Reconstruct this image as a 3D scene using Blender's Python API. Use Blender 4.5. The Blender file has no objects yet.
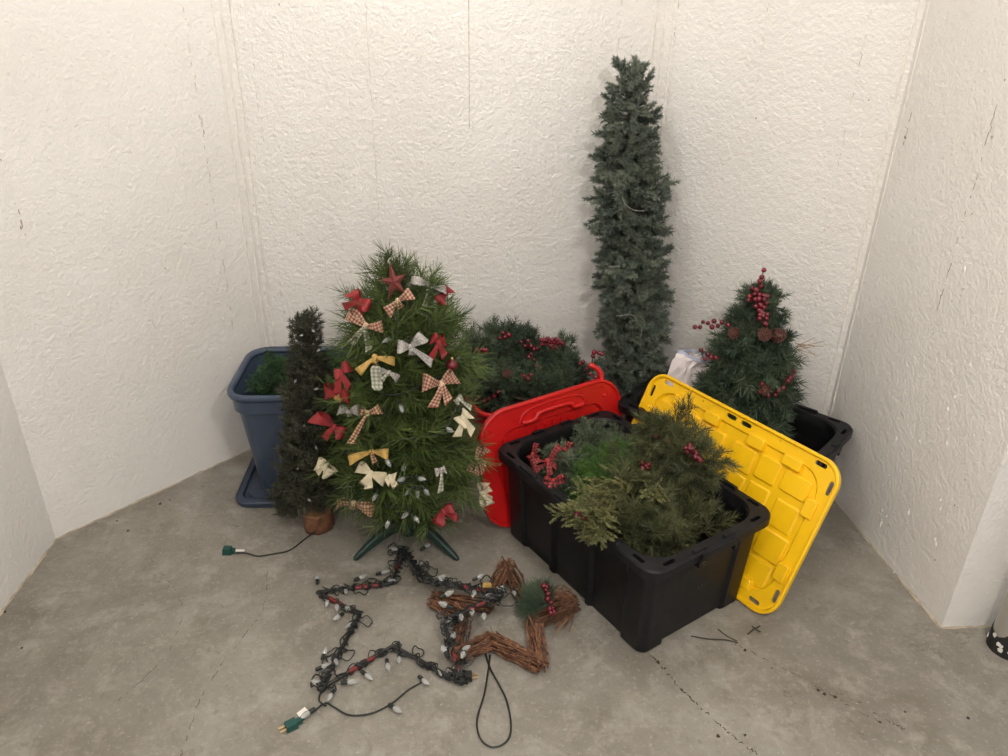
import bpy, math, random
from mathutils import Vector, Matrix, Quaternion

scene = bpy.context.scene
COL = scene.collection
PI = math.pi
V = Vector
R = math.radians

# ------------------------------------------------------------------ camera
F_PX, PITCH, CAM_H, ROLL = 757.0, R(26.67), 1.70, R(1.0)
_fw = V((0, math.cos(PITCH), -math.sin(PITCH)))
_r0 = V((1, 0, 0)); _u0 = _r0.cross(_fw)
CR = _r0 * math.cos(ROLL) + _u0 * math.sin(ROLL)
CU = _u0 * math.cos(ROLL) - _r0 * math.sin(ROLL)
CP = V((0, 0, CAM_H))
cam_data = bpy.data.cameras.new('camera')
cam_data.sensor_width = 36.0
cam_data.lens = F_PX * 36.0 / 1008.0
cam = bpy.data.objects.new('camera', cam_data)
COL.objects.link(cam)
_m = Matrix((CR, CU, -_fw)).transposed().to_4x4()
_m.translation = CP
cam.matrix_world = _m
scene.camera = cam

# ------------------------------------------------------------------ world, lights, exposure
world = bpy.data.worlds.new('world'); scene.world = world
world.use_nodes = True
bg = world.node_tree.nodes['Background']
bg.inputs[0].default_value = (1.0, 0.96, 0.92, 1)
bg.inputs[1].default_value = 0.95

def point_light(name, loc, power, radius, color):
    l = bpy.data.lights.new(name, 'POINT'); l.energy = power; l.shadow_soft_size = radius; l.color = color
    o = bpy.data.objects.new(name, l); o.location = loc; COL.objects.link(o)
point_light('bay_bulb', (-0.15, 2.10, 2.48), 22, 0.035, (1.0, 0.97, 0.94))
point_light('room_bulb', (0.7, 0.0, 2.50), 76, 0.05, (1.0, 0.96, 0.91))
point_light('room_bulb', (-0.45, 0.1, 2.55), 36, 0.04, (1.0, 0.96, 0.91))
vs = scene.view_settings
vs.view_transform = 'Standard'; vs.look = 'None'; vs.gamma = 1.0; vs.use_curve_mapping = False
vs.exposure = 0.0

# ------------------------------------------------------------------ pixel -> direction helpers (photo is 1008 x 756)
def pray(x, y): return _fw + CR * ((x - 504) / F_PX) - CU * ((y - 378) / F_PX)
def on_z(x, y, z=0.0):
    d = pray(x, y); return CP + d * ((z - CP.z) / d.z)
def on_y(x, y, Y):
    d = pray(x, y); return CP + d * (Y / d.y)
def on_plane(x, y, p, n):
    d = pray(x, y); return CP + d * ((p - CP).dot(n) / d.dot(n))

# ------------------------------------------------------------------ materials
def mat(name, color, rough=0.6, metal=0.0, var=0.0, vscale=8.0, bump=0.0, bscale=200.0, objvar=0.0, spec=0.5, trans=0.0, alpha=1.0, color2=None, coat=0.0):
    m = bpy.data.materials.new(name); m.use_nodes = True
    nt = m.node_tree; N = nt.nodes; L = nt.links
    b = N['Principled BSDF']
    b.inputs['Roughness'].default_value = rough; b.inputs['Metallic'].default_value = metal
    b.inputs['Specular IOR Level'].default_value = spec
    b.inputs['Transmission Weight'].default_value = trans
    b.inputs['Alpha'].default_value = alpha
    b.inputs['Coat Weight'].default_value = coat
    geo = N.new('ShaderNodeNewGeometry')
    tc = N.new('ShaderNodeTexCoord')
    noise = N.new('ShaderNodeTexNoise'); noise.inputs['Scale'].default_value = vscale; noise.inputs['Detail'].default_value = 4
    L.new(geo.outputs['Position'], noise.inputs['Vector'])
    c2 = color2 or tuple(c * (1 - var) for c in color)
    c1 = color if color2 else tuple(min(1, c * (1 + var)) for c in color)
    mix = N.new('ShaderNodeMix'); mix.data_type = 'RGBA'
    mix.inputs[6].default_value = (*c1, 1); mix.inputs[7].default_value = (*c2, 1)
    ramp = N.new('ShaderNodeMapRange'); ramp.inputs[1].default_value = 0.35; ramp.inputs[2].default_value = 0.65
    L.new(noise.outputs['Fac'], ramp.inputs[0]); L.new(ramp.outputs[0], mix.inputs[0])
    last = mix.outputs[2]
    if objvar:
        oi = N.new('ShaderNodeObjectInfo')
        hs = N.new('ShaderNodeHueSaturation')
        mr = N.new('ShaderNodeMapRange'); mr.inputs[3].default_value = 1 - objvar; mr.inputs[4].default_value = 1 + objvar
        L.new(oi.outputs['Random'], mr.inputs[0]); L.new(mr.outputs[0], hs.inputs['Value']); L.new(last, hs.inputs['Color'])
        last = hs.outputs[0]
    L.new(last, b.inputs['Base Color'])
    if bump:
        n2 = N.new('ShaderNodeTexNoise'); n2.inputs['Scale'].default_value = bscale; n2.inputs['Detail'].default_value = 3
        L.new(geo.outputs['Position'], n2.inputs['Vector'])
        bp = N.new('ShaderNodeBump'); bp.inputs['Distance'].default_value = bump; bp.inputs['Strength'].default_value = 1.0
        L.new(n2.outputs['Fac'], bp.inputs['Height']); L.new(bp.outputs[0], b.inputs['Normal'])
    return m

def wall_material(name='painted_concrete', relief=0.52):
    m = bpy.data.materials.new(name); m.use_nodes = True
    nt = m.node_tree; N = nt.nodes; L = nt.links; b = N['Principled BSDF']
    geo = N.new('ShaderNodeNewGeometry')
    def noise(s, d=4, r=0.55):
        n = N.new('ShaderNodeTexNoise'); n.inputs['Scale'].default_value = s; n.inputs['Detail'].default_value = d; n.inputs['Roughness'].default_value = r
        L.new(geo.outputs['Position'], n.inputs['Vector']); return n
    n1 = noise(2.2); n2 = noise(75, 3); n3 = noise(32, 4); n4 = noise(150, 2)
    cr = N.new('ShaderNodeValToRGB')
    cr.color_ramp.elements[0].position = 0.3; cr.color_ramp.elements[0].color = (0.70, 0.67, 0.63, 1)
    cr.color_ramp.elements[1].position = 0.7; cr.color_ramp.elements[1].color = (0.76, 0.735, 0.70, 1)
    L.new(n1.outputs['Fac'], cr.inputs['Fac'])
    # faint scuffs
    sc = noise(9, 6, 0.7)
    mr = N.new('ShaderNodeMapRange'); mr.inputs[1].default_value = 0.70; mr.inputs[2].default_value = 0.82; mr.inputs[4].default_value = 0.35
    L.new(sc.outputs['Fac'], mr.inputs[0])
    mx = N.new('ShaderNodeMix'); mx.data_type = 'RGBA'; mx.inputs[7].default_value = (0.50, 0.44, 0.36, 1)
    L.new(mr.outputs[0], mx.inputs[0]); L.new(cr.outputs[0], mx.inputs[6]); L.new(mx.outputs[2], b.inputs['Base Color'])
    add = N.new('ShaderNodeMath'); add.operation = 'MULTIPLY_ADD'; add.inputs[1].default_value = 1.1
    L.new(n2.outputs['Fac'], add.inputs[0]); L.new(n3.outputs['Fac'], add.inputs[2])
    add2 = N.new('ShaderNodeMath'); add2.operation = 'MULTIPLY_ADD'; add2.inputs[1].default_value = 0.18
    L.new(n4.outputs['Fac'], add2.inputs[0]); L.new(add.outputs[0], add2.inputs[2])
    bp = N.new('ShaderNodeBump'); bp.inputs['Distance'].default_value = 0.011; bp.inputs['Strength'].default_value = relief
    L.new(add2.outputs[0], bp.inputs['Height']); L.new(bp.outputs[0], b.inputs['Normal'])
    b.inputs['Roughness'].default_value = 0.48; b.inputs['Specular IOR Level'].default_value = 0.4
    return m

def floor_material():
    m = bpy.data.materials.new('bare_concrete'); m.use_nodes = True
    nt = m.node_tree; N = nt.nodes; L = nt.links; b = N['Principled BSDF']
    geo = N.new('ShaderNodeNewGeometry')
    def noise(s, d=5, r=0.6, dist=0.0):
        n = N.new('ShaderNodeTexNoise'); n.inputs['Scale'].default_value = s; n.inputs['Detail'].default_value = d
        n.inputs['Roughness'].default_value = r; n.inputs['Distortion'].default_value = dist
        L.new(geo.outputs['Position'], n.inputs['Vector']); return n
    def mix(f, a, c):
        mx = N.new('ShaderNodeMix'); mx.data_type = 'RGBA'
        L.new(f, mx.inputs[0]); L.new(a, mx.inputs[6])
        if isinstance(c, tuple): mx.inputs[7].default_value = (*c, 1)
        else: L.new(c, mx.inputs[7])
        return mx.outputs[2]
    def rng(s, a, c, lo=0.0, hi=1.0):
        mr = N.new('ShaderNodeMapRange'); mr.inputs[1].default_value = a; mr.inputs[2].default_value = c
        mr.inputs[3].default_value = lo; mr.inputs[4].default_value = hi; L.new(s, mr.inputs[0]); return mr.outputs[0]
    cr = N.new('ShaderNodeValToRGB')
    e = cr.color_ramp.elements
    e[0].position = 0.30; e[0].color = (0.155, 0.137, 0.110, 1)
    e[1].position = 0.66; e[1].color = (0.275, 0.257, 0.222, 1)
    L.new(noise(2.4, 10, 0.68, 0.4).outputs['Fac'], cr.inputs['Fac'])
    c = cr.outputs[0]
    c = mix(rng(noise(9, 10, 0.75, 0.3).outputs['Fac'], 0.50, 0.66, 0, 0.7), c, (0.345, 0.325, 0.285))      # light trowel patches
    c = mix(rng(noise(5, 10, 0.75, 0.5).outputs['Fac'], 0.54, 0.70, 0, 0.65), c, (0.15, 0.13, 0.10))     # darker stains
    c = mix(rng(noise(38, 6, 0.75).outputs['Fac'], 0.54, 0.70, 0, 0.55), c, (0.14, 0.122, 0.095))        # grit
    c = mix(rng(noise(70, 5, 0.75).outputs['Fac'], 0.56, 0.70, 0, 0.55), c, (0.45, 0.43, 0.385))
    # hairline cracks
    vo = N.new('ShaderNodeTexVoronoi'); vo.feature = 'DISTANCE_TO_EDGE'; vo.inputs['Scale'].default_value = 2.1
    dn = noise(5, 5, 0.6); va = N.new('ShaderNodeVectorMath'); va.operation = 'MULTIPLY_ADD'
    va.inputs[1].default_value = (0.35, 0.35, 0.35); L.new(dn.outputs['Color'], va.inputs[0]); L.new(geo.outputs['Position'], va.inputs[2])
    L.new(va.outputs[0], vo.inputs['Vector'])
    crk = rng(vo.outputs['Distance'], 0.0, 0.006, 1.0, 0.0)
    gate = rng(noise(3.3, 3).outputs['Fac'], 0.52, 0.60)
    mm = N.new('ShaderNodeMath'); mm.operation = 'MULTIPLY'; L.new(crk, mm.inputs[0]); L.new(gate, mm.inputs[1])
    mm2 = N.new('ShaderNodeMath'); mm2.operation = 'MULTIPLY'; mm2.inputs[1].default_value = 0.6; L.new(mm.outputs[0], mm2.inputs[0])
    c = mix(mm2.outputs[0], c, (0.10, 0.085, 0.07))
    L.new(c, b.inputs['Base Color'])
    L.new(rng(noise(6, 5).outputs['Fac'], 0.3, 0.7, 0.42, 0.62), b.inputs['Roughness'])
    b.inputs['Specular IOR Level'].default_value = 0.35
    bp = N.new('ShaderNodeBump'); bp.inputs['Distance'].default_value = 0.004; bp.inputs['Strength'].default_value = 0.5
    L.new(noise(45, 6, 0.65).outputs['Fac'], bp.inputs['Height']); L.new(bp.outputs[0], b.inputs['Normal'])
    return m

def check_mat(name, ca, cb, cc, scale=90.0):
    """woven check ribbon from UV metres"""
    m = bpy.data.materials.new(name); m.use_nodes = True
    nt = m.node_tree; N = nt.nodes; L = nt.links; b = N['Principled BSDF']
    uv = N.new('ShaderNodeUVMap'); sep = N.new('ShaderNodeSeparateXYZ'); L.new(uv.outputs[0], sep.inputs[0])
    def stripe(o):
        a = N.new('ShaderNodeMath'); a.operation = 'MULTIPLY'; a.inputs[1].default_value = scale; L.new(o, a.inputs[0])
        f = N.new('ShaderNodeMath'); f.operation = 'FRACT'; L.new(a.outputs[0], f.inputs[0])
        g = N.new('ShaderNodeMath'); g.operation = 'GREATER_THAN'; g.inputs[1].default_value = 0.5; L.new(f.outputs[0], g.inputs[0]); return g.outputs[0]
    s = N.new('ShaderNodeMath'); s.operation = 'ADD'; L.new(stripe(sep.outputs[0]), s.inputs[0]); L.new(stripe(sep.outputs[1]), s.inputs[1])
    h = N.new('ShaderNodeMath'); h.operation = 'MULTIPLY'; h.inputs[1].default_value = 0.5; L.new(s.outputs[0], h.inputs[0])
    cr = N.new('ShaderNodeValToRGB'); cr.color_ramp.interpolation = 'CONSTANT'
    e = cr.color_ramp.elements; e[0].color = (*ca, 1); e[1].position = 0.75; e[1].color = (*cc, 1)
    x = e.new(0.4); x.color = (*cb, 1)
    L.new(h.outputs[0], cr.inputs['Fac']); L.new(cr.outputs[0], b.inputs['Base Color'])
    b.inputs['Roughness'].default_value = 0.75
    return m

M = {}
M['wall'] = wall_material()
M['wall_smooth'] = wall_material('smoother_painted_concrete', 0.38)
M['floor'] = floor_material()
M['ceiling'] = mat('white_ceiling', (0.72, 0.69, 0.64), 0.8, var=0.03)
M['crack'] = mat('dark_crack', (0.36, 0.31, 0.26), 0.9, var=0.4, vscale=90)
M['fine_crack'] = mat('grey_crack', (0.52, 0.48, 0.43), 0.9, var=0.2, vscale=90)
M['bead'] = mat('painted_bead', (0.72, 0.68, 0.62), 0.5, var=0.08, vscale=60, bump=0.002, bscale=120)
M['black_plastic'] = mat('black_plastic', (0.007, 0.007, 0.008), 0.45, var=0.35, vscale=30, bump=0.0004, bscale=500, spec=0.28)
M['yellow_plastic'] = mat('yellow_plastic', (0.86, 0.50, 0.004), 0.38, var=0.03, vscale=14)
M['red_plastic'] = mat('red_plastic', (0.50, 0.008, 0.008), 0.38, var=0.08, vscale=12)
M['blue_plastic'] = mat('slate_blue_plastic', (0.040, 0.058, 0.095), 0.40, var=0.07, vscale=12)
M['dark_blue'] = mat('dark_blue_plastic', (0.028, 0.041, 0.068), 0.42, var=0.07, vscale=12)
M['stand'] = mat('dark_green_plastic', (0.010, 0.030, 0.024), 0.45, var=0.15, vscale=20)
M['stem'] = mat('wire_stem', (0.045, 0.040, 0.022), 0.8, var=0.2)
M['pine'] = mat('bright_pine_needles', (0.098, 0.132, 0.032), 0.5, color2=(0.044, 0.074, 0.020), vscale=14, objvar=0.30, spec=0.3)
M['fir'] = mat('blue_green_fir_needles', (0.165, 0.185, 0.140), 0.55, color2=(0.098, 0.125, 0.100), vscale=12, objvar=0.30, spec=0.3)
M['olive'] = mat('dark_olive_needles', (0.058, 0.058, 0.036), 0.6, color2=(0.032, 0.034, 0.022), vscale=14, objvar=0.30, spec=0.3)
M['wreath'] = mat('deep_green_needles', (0.078, 0.108, 0.062), 0.55, color2=(0.040, 0.064, 0.040), vscale=12, objvar=0.30, spec=0.3)
M['frost'] = mat('frosted_green_needles', (0.150, 0.175, 0.110), 0.5, color2=(0.058, 0.088, 0.048), vscale=18, objvar=0.35, spec=0.4)
M['bright'] = mat('grass_green_tinsel', (0.085, 0.180, 0.028), 0.5, color2=(0.048, 0.115, 0.022), vscale=16, objvar=0.25, spec=0.4)
M['cedar'] = mat('yellow_olive_cedar', (0.190, 0.185, 0.072), 0.6, color2=(0.110, 0.118, 0.044), vscale=16, objvar=0.25, spec=0.3)
M['darkpine'] = mat('dark_pine_needles', (0.115, 0.120, 0.050), 0.55, color2=(0.048, 0.056, 0.027), vscale=16, objvar=0.3, spec=0.3)  # dark olive green of the needles themselves
M['blugar'] = mat('emerald_garland_needles', (0.050, 0.115, 0.040), 0.5, color2=(0.024, 0.062, 0.026), vscale=16, objvar=0.3, spec=0.3)
M['berry'] = mat('red_berry', (0.120, 0.006, 0.014), 0.28, var=0.3, vscale=60, objvar=0.3)
M['cone'] = mat('pine_cone_brown', (0.085, 0.030, 0.020), 0.6, var=0.4, vscale=120)
M['bark'] = mat('log_bark', (0.20, 0.085, 0.036), 0.75, color2=(0.095, 0.038, 0.018), vscale=45, bump=0.003, bscale=60)
M['cutwood'] = mat('cut_wood', (0.30, 0.16, 0.075), 0.7, var=0.2, vscale=40)
M['twig'] = mat('grapevine_twig', (0.200, 0.092, 0.045), 0.7, color2=(0.055, 0.022, 0.012), vscale=70, objvar=0.3)
M['straw'] = mat('pale_straw', (0.30, 0.19, 0.09), 0.7, var=0.2)
M['wire'] = mat('dark_green_wire', (0.010, 0.014, 0.012), 0.5, var=0.2)
M['frame'] = mat('black_frame', (0.013, 0.012, 0.012), 0.5, var=0.3)
M['redwire'] = mat('red_wire', (0.16, 0.012, 0.012), 0.5, var=0.3, vscale=60)
M['brass'] = mat('brass_prong', (0.65, 0.48, 0.25), 0.3, metal=1.0)
M['plug'] = mat('green_plug', (0.008, 0.060, 0.050), 0.4, var=0.1)
M['paper'] = mat('white_paper_tag', (0.72, 0.68, 0.64), 0.8, var=0.05)
M['bulb'] = mat('clear_frosted_bulb', (0.72, 0.73, 0.70), 0.2, trans=0.65, var=0.04, vscale=120)
M['bag'] = mat('thin_white_plastic_bag', (0.86, 0.78, 0.77), 0.35, var=0.04, alpha=0.86)
M['zip'] = mat('blue_white_zip_strip', (0.66, 0.70, 0.86), 0.35, var=0.03)
M['red_cloth'] = mat('red_ribbon', (0.21, 0.010, 0.012), 0.65, var=0.15, vscale=60)
M['rust_cloth'] = mat('rust_red_cloth', (0.135, 0.026, 0.020), 0.85, var=0.2, vscale=80)
M['cream_cloth'] = mat('cream_ribbon', (0.56, 0.49, 0.34), 0.7, var=0.07, vscale=60)
M['gold_cloth'] = mat('gold_ribbon', (0.46, 0.29, 0.08), 0.5, var=0.2, vscale=60)
M['silver_cloth'] = mat('silver_glitter_ribbon', (0.27, 0.25, 0.23), 0.45, var=0.45, vscale=260)
M['peach_check'] = check_mat('peach_check_ribbon', (0.50, 0.36, 0.25), (0.32, 0.15, 0.10), (0.17, 0.045, 0.03), 95)
M['brown_check'] = check_mat('brown_check_ribbon', (0.42, 0.31, 0.19), (0.25, 0.12, 0.065), (0.13, 0.045, 0.022), 95)
M['grey_check'] = check_mat('grey_check_ribbon', (0.42, 0.40, 0.32), (0.25, 0.25, 0.19), (0.15, 0.16, 0.12), 85)
M['red_check'] = check_mat('red_black_check_ribbon', (0.32, 0.020, 0.020), (0.14, 0.010, 0.012), (0.015, 0.008, 0.008), 90)
M['pipe_white'] = mat('white_painted_steel', (0.72, 0.69, 0.64), 0.5, var=0.05, bump=0.001, bscale=60)
M['tar'] = mat('chipped_black_tar', (0.010, 0.009, 0.008), 0.7, var=0.3)
M['crumb'] = mat('dirt_crumb', (0.045, 0.034, 0.022), 0.9, var=0.4, vscale=80)

# ------------------------------------------------------------------ mesh helpers
class MB:
    def __init__(s): s.v = []; s.f = []; s.mi = []; s.uv = {}
    def add(s, vs, fs, mi=0):
        o = len(s.v); s.v.extend([tuple(p) for p in vs])
        for f in fs: s.f.append(tuple(i + o for i in f)); s.mi.append(mi)
    def box(s, c, d, mi=0, rot=None, taper=1.0, up=2):
        pts = []
        for z in (-1, 1):
            k = taper if z > 0 else 1.0
            for x, y in ((-1, -1), (1, -1), (1, 1), (-1, 1)):
                p = V((x * d[0] / 2 * k, y * d[1] / 2 * k, z * d[2] / 2))
                if rot is not None: p = rot @ p
                pts.append(p + V(c))
        s.add(pts, [(3, 2, 1, 0), (4, 5, 6, 7), (0, 1, 5, 4), (1, 2, 6, 5), (2, 3, 7, 6), (3, 0, 4, 7)], mi)
    def loft(s, loops, mi=0, cap0=False, cap1=False, close=False):
        n = len(loops[0]); o = len(s.v)
        for l in loops: s.v.extend([tuple(p) for p in l])
        k = len(loops)
        for a in range(k if close else k - 1):
            b = (a + 1) % k
            for i in range(n):
                j = (i + 1) % n
                s.f.append((o + a * n + i, o + a * n + j, o + b * n + j, o + b * n + i)); s.mi.append(mi)
        if cap0: s.f.append(tuple(o + i for i in reversed(range(n)))); s.mi.append(mi)
        if cap1: s.f.append(tuple(o + (k - 1) * n + i for i in range(n))); s.mi.append(mi)
    def tube(s, pts, r, seg=6, mi=0, closed=False):
        pts = [V(p) for p in pts]; n = len(pts)
        rs = r if isinstance(r, (list, tuple)) else [r] * n
        loops = []; prev = None
        for i, p in enumerate(pts):
            if closed: t = pts[(i + 1) % n] - pts[i - 1]
            else: t = pts[min(i + 1, n - 1)] - pts[max(i - 1, 0)]
            if t.length < 1e-9: t = V((0, 0, 1))
            t.normalize()
            if prev is None:
                a = t.orthogonal().normalized()
            else:
                a = prev - t * prev.dot(t)
                a = a.normalized() if a.length > 1e-6 else t.orthogonal().normalized()
            prev = a; b = t.cross(a)
            loops.append([p + (a * math.cos(2 * PI * k / seg) + b * math.sin(2 * PI * k / seg)) * rs[i] for k in range(seg)])
        s.loft(loops, mi, not closed, not closed, closed)
    def lathe(s, prof, seg=16, mi=0, c=(0, 0, 0), cap0=True, cap1=True):
        loops = [[V((c[0] + r * math.cos(2 * PI * k / seg), c[1] + r * math.sin(2 * PI * k / seg), c[2] + z)) for k in range(seg)] for r, z in prof]
        s.loft(loops, mi, cap0, cap1)
    def strip(s, L, Rr, mi=0, u0=0.0):
        """ribbon between two polylines, with UV in metres"""
        o = len(s.v); u = u0
        for a, b in zip(L, Rr): s.v.append(tuple(a)); s.v.append(tuple(b))
        us = [u0]
        for i in range(1, len(L)): us.append(us[-1] + ((V(L[i]) + V(Rr[i])) / 2 - (V(L[i - 1]) + V(Rr[i - 1])) / 2).length)
        for i in range(len(L)):
            w = (V(L[i]) - V(Rr[i])).length
            s.uv[o + 2 * i] = (us[i], 0); s.uv[o + 2 * i + 1] = (us[i], w)
        for i in range(len(L) - 1):
            s.f.append((o + 2 * i, o + 2 * i + 1, o + 2 * i + 3, o + 2 * i + 2)); s.mi.append(mi)
    def mesh(s, name, mats, smooth=False):
        me = bpy.data.meshes.new(name)
        me.from_pydata(s.v, [], s.f)
        if not isinstance(mats, (list, tuple)): mats = [mats]
        for m in mats: me.materials.append(m)
        if len(mats) > 1: me.polygons.foreach_set('material_index', s.mi)
        if smooth: me.polygons.foreach_set('use_smooth', [True] * len(me.polygons))
        if s.uv:
            ul = me.uv_layers.new(name='UVMap')
            for l in me.loops: ul.data[l.index].uv = s.uv.get(l.vertex_index, (0, 0))
        me.update()
        return me
    def build(s, name, mats, parent=None, smooth=False):
        return link(name, s.mesh(name, mats, smooth), parent)

def link(name, me, parent=None):
    o = bpy.data.objects.new(name, me); COL.objects.link(o)
    if parent is not None: o.parent = parent
    return o
def tag(o, label, cat, group=None):
    o['label'] = label; o['category'] = cat
    if group: o['group'] = group
    return o
def thing(name, loc, label, cat, group=None, rz=0.0, matrix=None):
    o = bpy.data.objects.new(name, None); COL.objects.link(o); o.empty_display_size = 0.05
    if matrix is not None: o.matrix_basis = matrix
    else:
        o.location = loc; o.rotation_euler = (0, 0, rz)
    return tag(o, label, cat, group)
def struct(name, o):
    o['kind'] = 'structure'; return o
def frame_matrix(origin, x, y, z):
    m = Matrix((x, y, z)).transposed().to_4x4(); m.translation = origin; return m
def smooth_by_angle(me, ang=35):
    me.polygons.foreach_set('use_smooth', [True] * len(me.polygons))
    try: me.set_sharp_from_angle(angle=R(ang))
    except Exception: pass

def rr(L, W, r, z, n=6, cx=0.0, cy=0.0):
    pts = []
    for k, (sx, sy) in enumerate(((1, 1), (-1, 1), (-1, -1), (1, -1))):
        for i in range(n + 1):
            a = PI / 2 * k + PI / 2 * i / n
            pts.append(V((cx + sx * (L / 2 - r) + r * math.cos(a), cy + sy * (W / 2 - r) + r * math.sin(a), z)))
    return pts

def boolean_cut(o, cutter):
    md = o.modifiers.new('cut', 'BOOLEAN'); md.operation = 'DIFFERENCE'; md.object = cutter; md.solver = 'EXACT'
    dg = bpy.context.evaluated_depsgraph_get()
    me = bpy.data.meshes.new_from_object(o.evaluated_get(dg))
    o.modifiers.clear(); old = o.data; nm = old.name
    o.data = me; bpy.data.meshes.remove(old); me.name = nm
    cm = cutter.data; bpy.data.objects.remove(cutter); bpy.data.meshes.remove(cm)

def catmull(pts, per=6, closed=False):
    pts = [V(p) for p in pts]; n = len(pts); out = []
    rngi = range(n if closed else n - 1)
    for i in rngi:
        if closed: p0, p1, p2, p3 = pts[i - 1], pts[i], pts[(i + 1) % n], pts[(i + 2) % n]
        else: p0, p1, p2, p3 = pts[max(i - 1, 0)], pts[i], pts[i + 1], pts[min(i + 2, n - 1)]
        for k in range(per):
            t = k / per
            out.append(0.5 * ((2 * p1) + (p2 - p0) * t + (2 * p0 - 5 * p1 + 4 * p2 - p3) * t * t + (3 * p1 - p0 - 3 * p2 + p3) * t ** 3))
    if not closed: out.append(pts[-1])
    return out

# ================================================================== STRUCTURE
C0 = V((-1.542, 2.081, 0)); C1 = V((-0.951, 2.808, 0)); C2 = V((0.55, 3.07, 0)); C3 = V((1.253, 2.562, 0)); C4 = V((1.348, 1.735, 0))
Wst = V((-1.39, -0.5, 0)); Wen = V((2.9, 1.85, 0))
WP = [Wst, C0, C1, C2, C3, C4, Wen]
WH = 2.7
def offset_pts(P, d):
    out = []
    for i, p in enumerate(P):
        ns = []
        if i > 0: t = (p - P[i - 1]).normalized(); ns.append(V((-t.y, t.x, 0)))
        if i < len(P) - 1: t = (P[i + 1] - p).normalized(); ns.append(V((-t.y, t.x, 0)))
        n = sum(ns, V((0, 0, 0))).normalized(); k = n.dot(ns[0])
        out.append(p + n * d / k)
    return out
WO = offset_pts(WP, 0.15)
WALL_NAMES = ['wall_left', 'wall_left_bay', 'wall_back', 'wall_right_bay', 'wall_right', 'wall_right_return']
walls = []
for i, nm in enumerate(WALL_NAMES):
    mb = MB(); a, b, c, d = WP[i], WP[i + 1], WO[i + 1], WO[i]
    up = V((0, 0, WH))
    mb.add([a, b, c, d, a + up, b + up, c + up, d + up], [(3, 2, 1, 0), (4, 5, 6, 7), (0, 1, 5, 4), (1, 2, 6, 5), (2, 3, 7, 6), (3, 0, 4, 7)])
    walls.append(struct(nm, mb.build(nm, M['wall'] if nm in ('wall_back', 'wall_right_bay') else M['wall_smooth'])))
mb = MB(); mb.box((0.7, 1.2, -0.05), (5.2, 5.2, 0.1)); struct('floor', mb.build('floor', M['floor']))
mb = MB(); mb.box((0.7, 1.2, WH + 0.05), (5.2, 5.2, 0.1)); struct('ceiling', mb.build('ceiling', M['ceiling']))

rng = random.Random(7)
def wall_frame(i):
    a, b = WP[i], WP[i + 1]; t = (b - a).normalized(); n = V((t.y, -t.x, 0)); return a, t, n
def wall_pt(i, x, y):
    a, t, n = wall_frame(i); return on_plane(x, y, a, n)
def wall_line(i, x, y, y2, width, m, name, dash=0.0, depth=0.0015, seed=1, zdown=None):
    """vertical form joint through pixel (x,y) running down to image row y2"""
    a, t, n = wall_frame(i); rg = random.Random(seed)
    p = wall_pt(i, x, y); s = (p - a).dot(t); z1 = min(p.z + 0.0, WH - 0.02)
    if y <= 2: z1 = WH - 0.02
    q = a + t * s
    # image row y2 on that vertical line
    lo, hi = 0.0, z1
    for _ in range(30):
        mid = (lo + hi) / 2; w = q + V((0, 0, mid)) - CP
        py = 378 - F_PX * w.dot(CU) / w.dot(_fw)
        if py > y2: lo = mid
        else: hi = mid
    z0 = lo; mb = MB(); z = z0
    while z < z1:
        ln = rg.uniform(0.004, 0.022) if dash else 0.03
        if not dash or rg.random() > dash:
            zz = min(z + ln, z1); w = width * (rg.uniform(0.25, 0.95) if dash else rg.uniform(0.85, 1.15)); dx = rg.uniform(-1, 1) * (0.0035 if dash else 0.0006)
            pts = []
            for (zc, dd) in ((z, 0), (zz, 0)):
                for sx in (-1, 1):
                    for out in (-0.004, depth):
                        pts.append(q + t * (dx + sx * w / 2 * (0.5 if dash and zc == z else 1.0)) + n * out + V((0, 0, zc)))
            mb.add(pts, [(1, 3, 7, 5), (0, 1, 5, 4), (2, 6, 7, 3), (0, 2, 3, 1), (4, 5, 7, 6)])
        z += ln
    return mb.build(name, m, walls[i])
# corner joints: a bead on each side of a corner
def bead(i, end, off, w, depth):
    a, t, n = wall_frame(i); L_ = (WP[i + 1] - WP[i]).length; s = off if end == 0 else L_ - off
    q = a + t * s; mb = MB(); rg = random.Random(i * 10 + int(off * 1000))
    loops = []
    for k in range(46):
        z = WH * k / 45; ww = w * rg.uniform(0.85, 1.15); d = depth * rg.uniform(0.7, 1.2)
        dx = rg.uniform(-0.0012, 0.0012)
        loops.append([q + t * (dx - ww / 2) - n * 0.004 + V((0, 0, z)), q + t * (dx - ww / 4) + n * d + V((0, 0, z)), q + t * (dx + ww / 4) + n * d + V((0, 0, z)), q + t * (dx + ww / 2) - n * 0.004 + V((0, 0, z))])
    mb.loft(loops, 0, True, True); return mb.build('joint_bead', M['bead'], walls[i], True)
bead(1, 1, 0.018, 0.012, 0.004); bead(1, 1, 0.05, 0.008, 0.003); bead(2, 0, 0.016, 0.012, 0.004)
bead(2, 1, 0.02, 0.012, 0.004); bead(3, 0, 0.018, 0.012, 0.004); bead(3, 0, 0.05, 0.008, 0.003)
bead(3, 1, 0.02, 0.010, 0.003); bead(4, 0, 0.02, 0.008, 0.003)
wall_line(0, 0, 150, 172, 0.003, M['crack'], 'crack', 0.5, seed=21)
wall_line(1, 182, 1, 330, 0.004, M['fine_crack'], 'crack', 0.62, seed=2)
wall_line(1, 16, 203, 236, 0.005, M['crack'], 'crack', 0.35, seed=3)
wall_line(1, 201, 118, 165, 0.004, M['crack'], 'crack', 0.5, seed=31)
wall_line(1, 149, 300, 330, 0.003, M['fine_crack'], 'crack', 0.3, seed=32)
wall_line(2, 246, 1, 320, 0.004, M['fine_crack'], 'crack', 0.65, seed=4)
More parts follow.
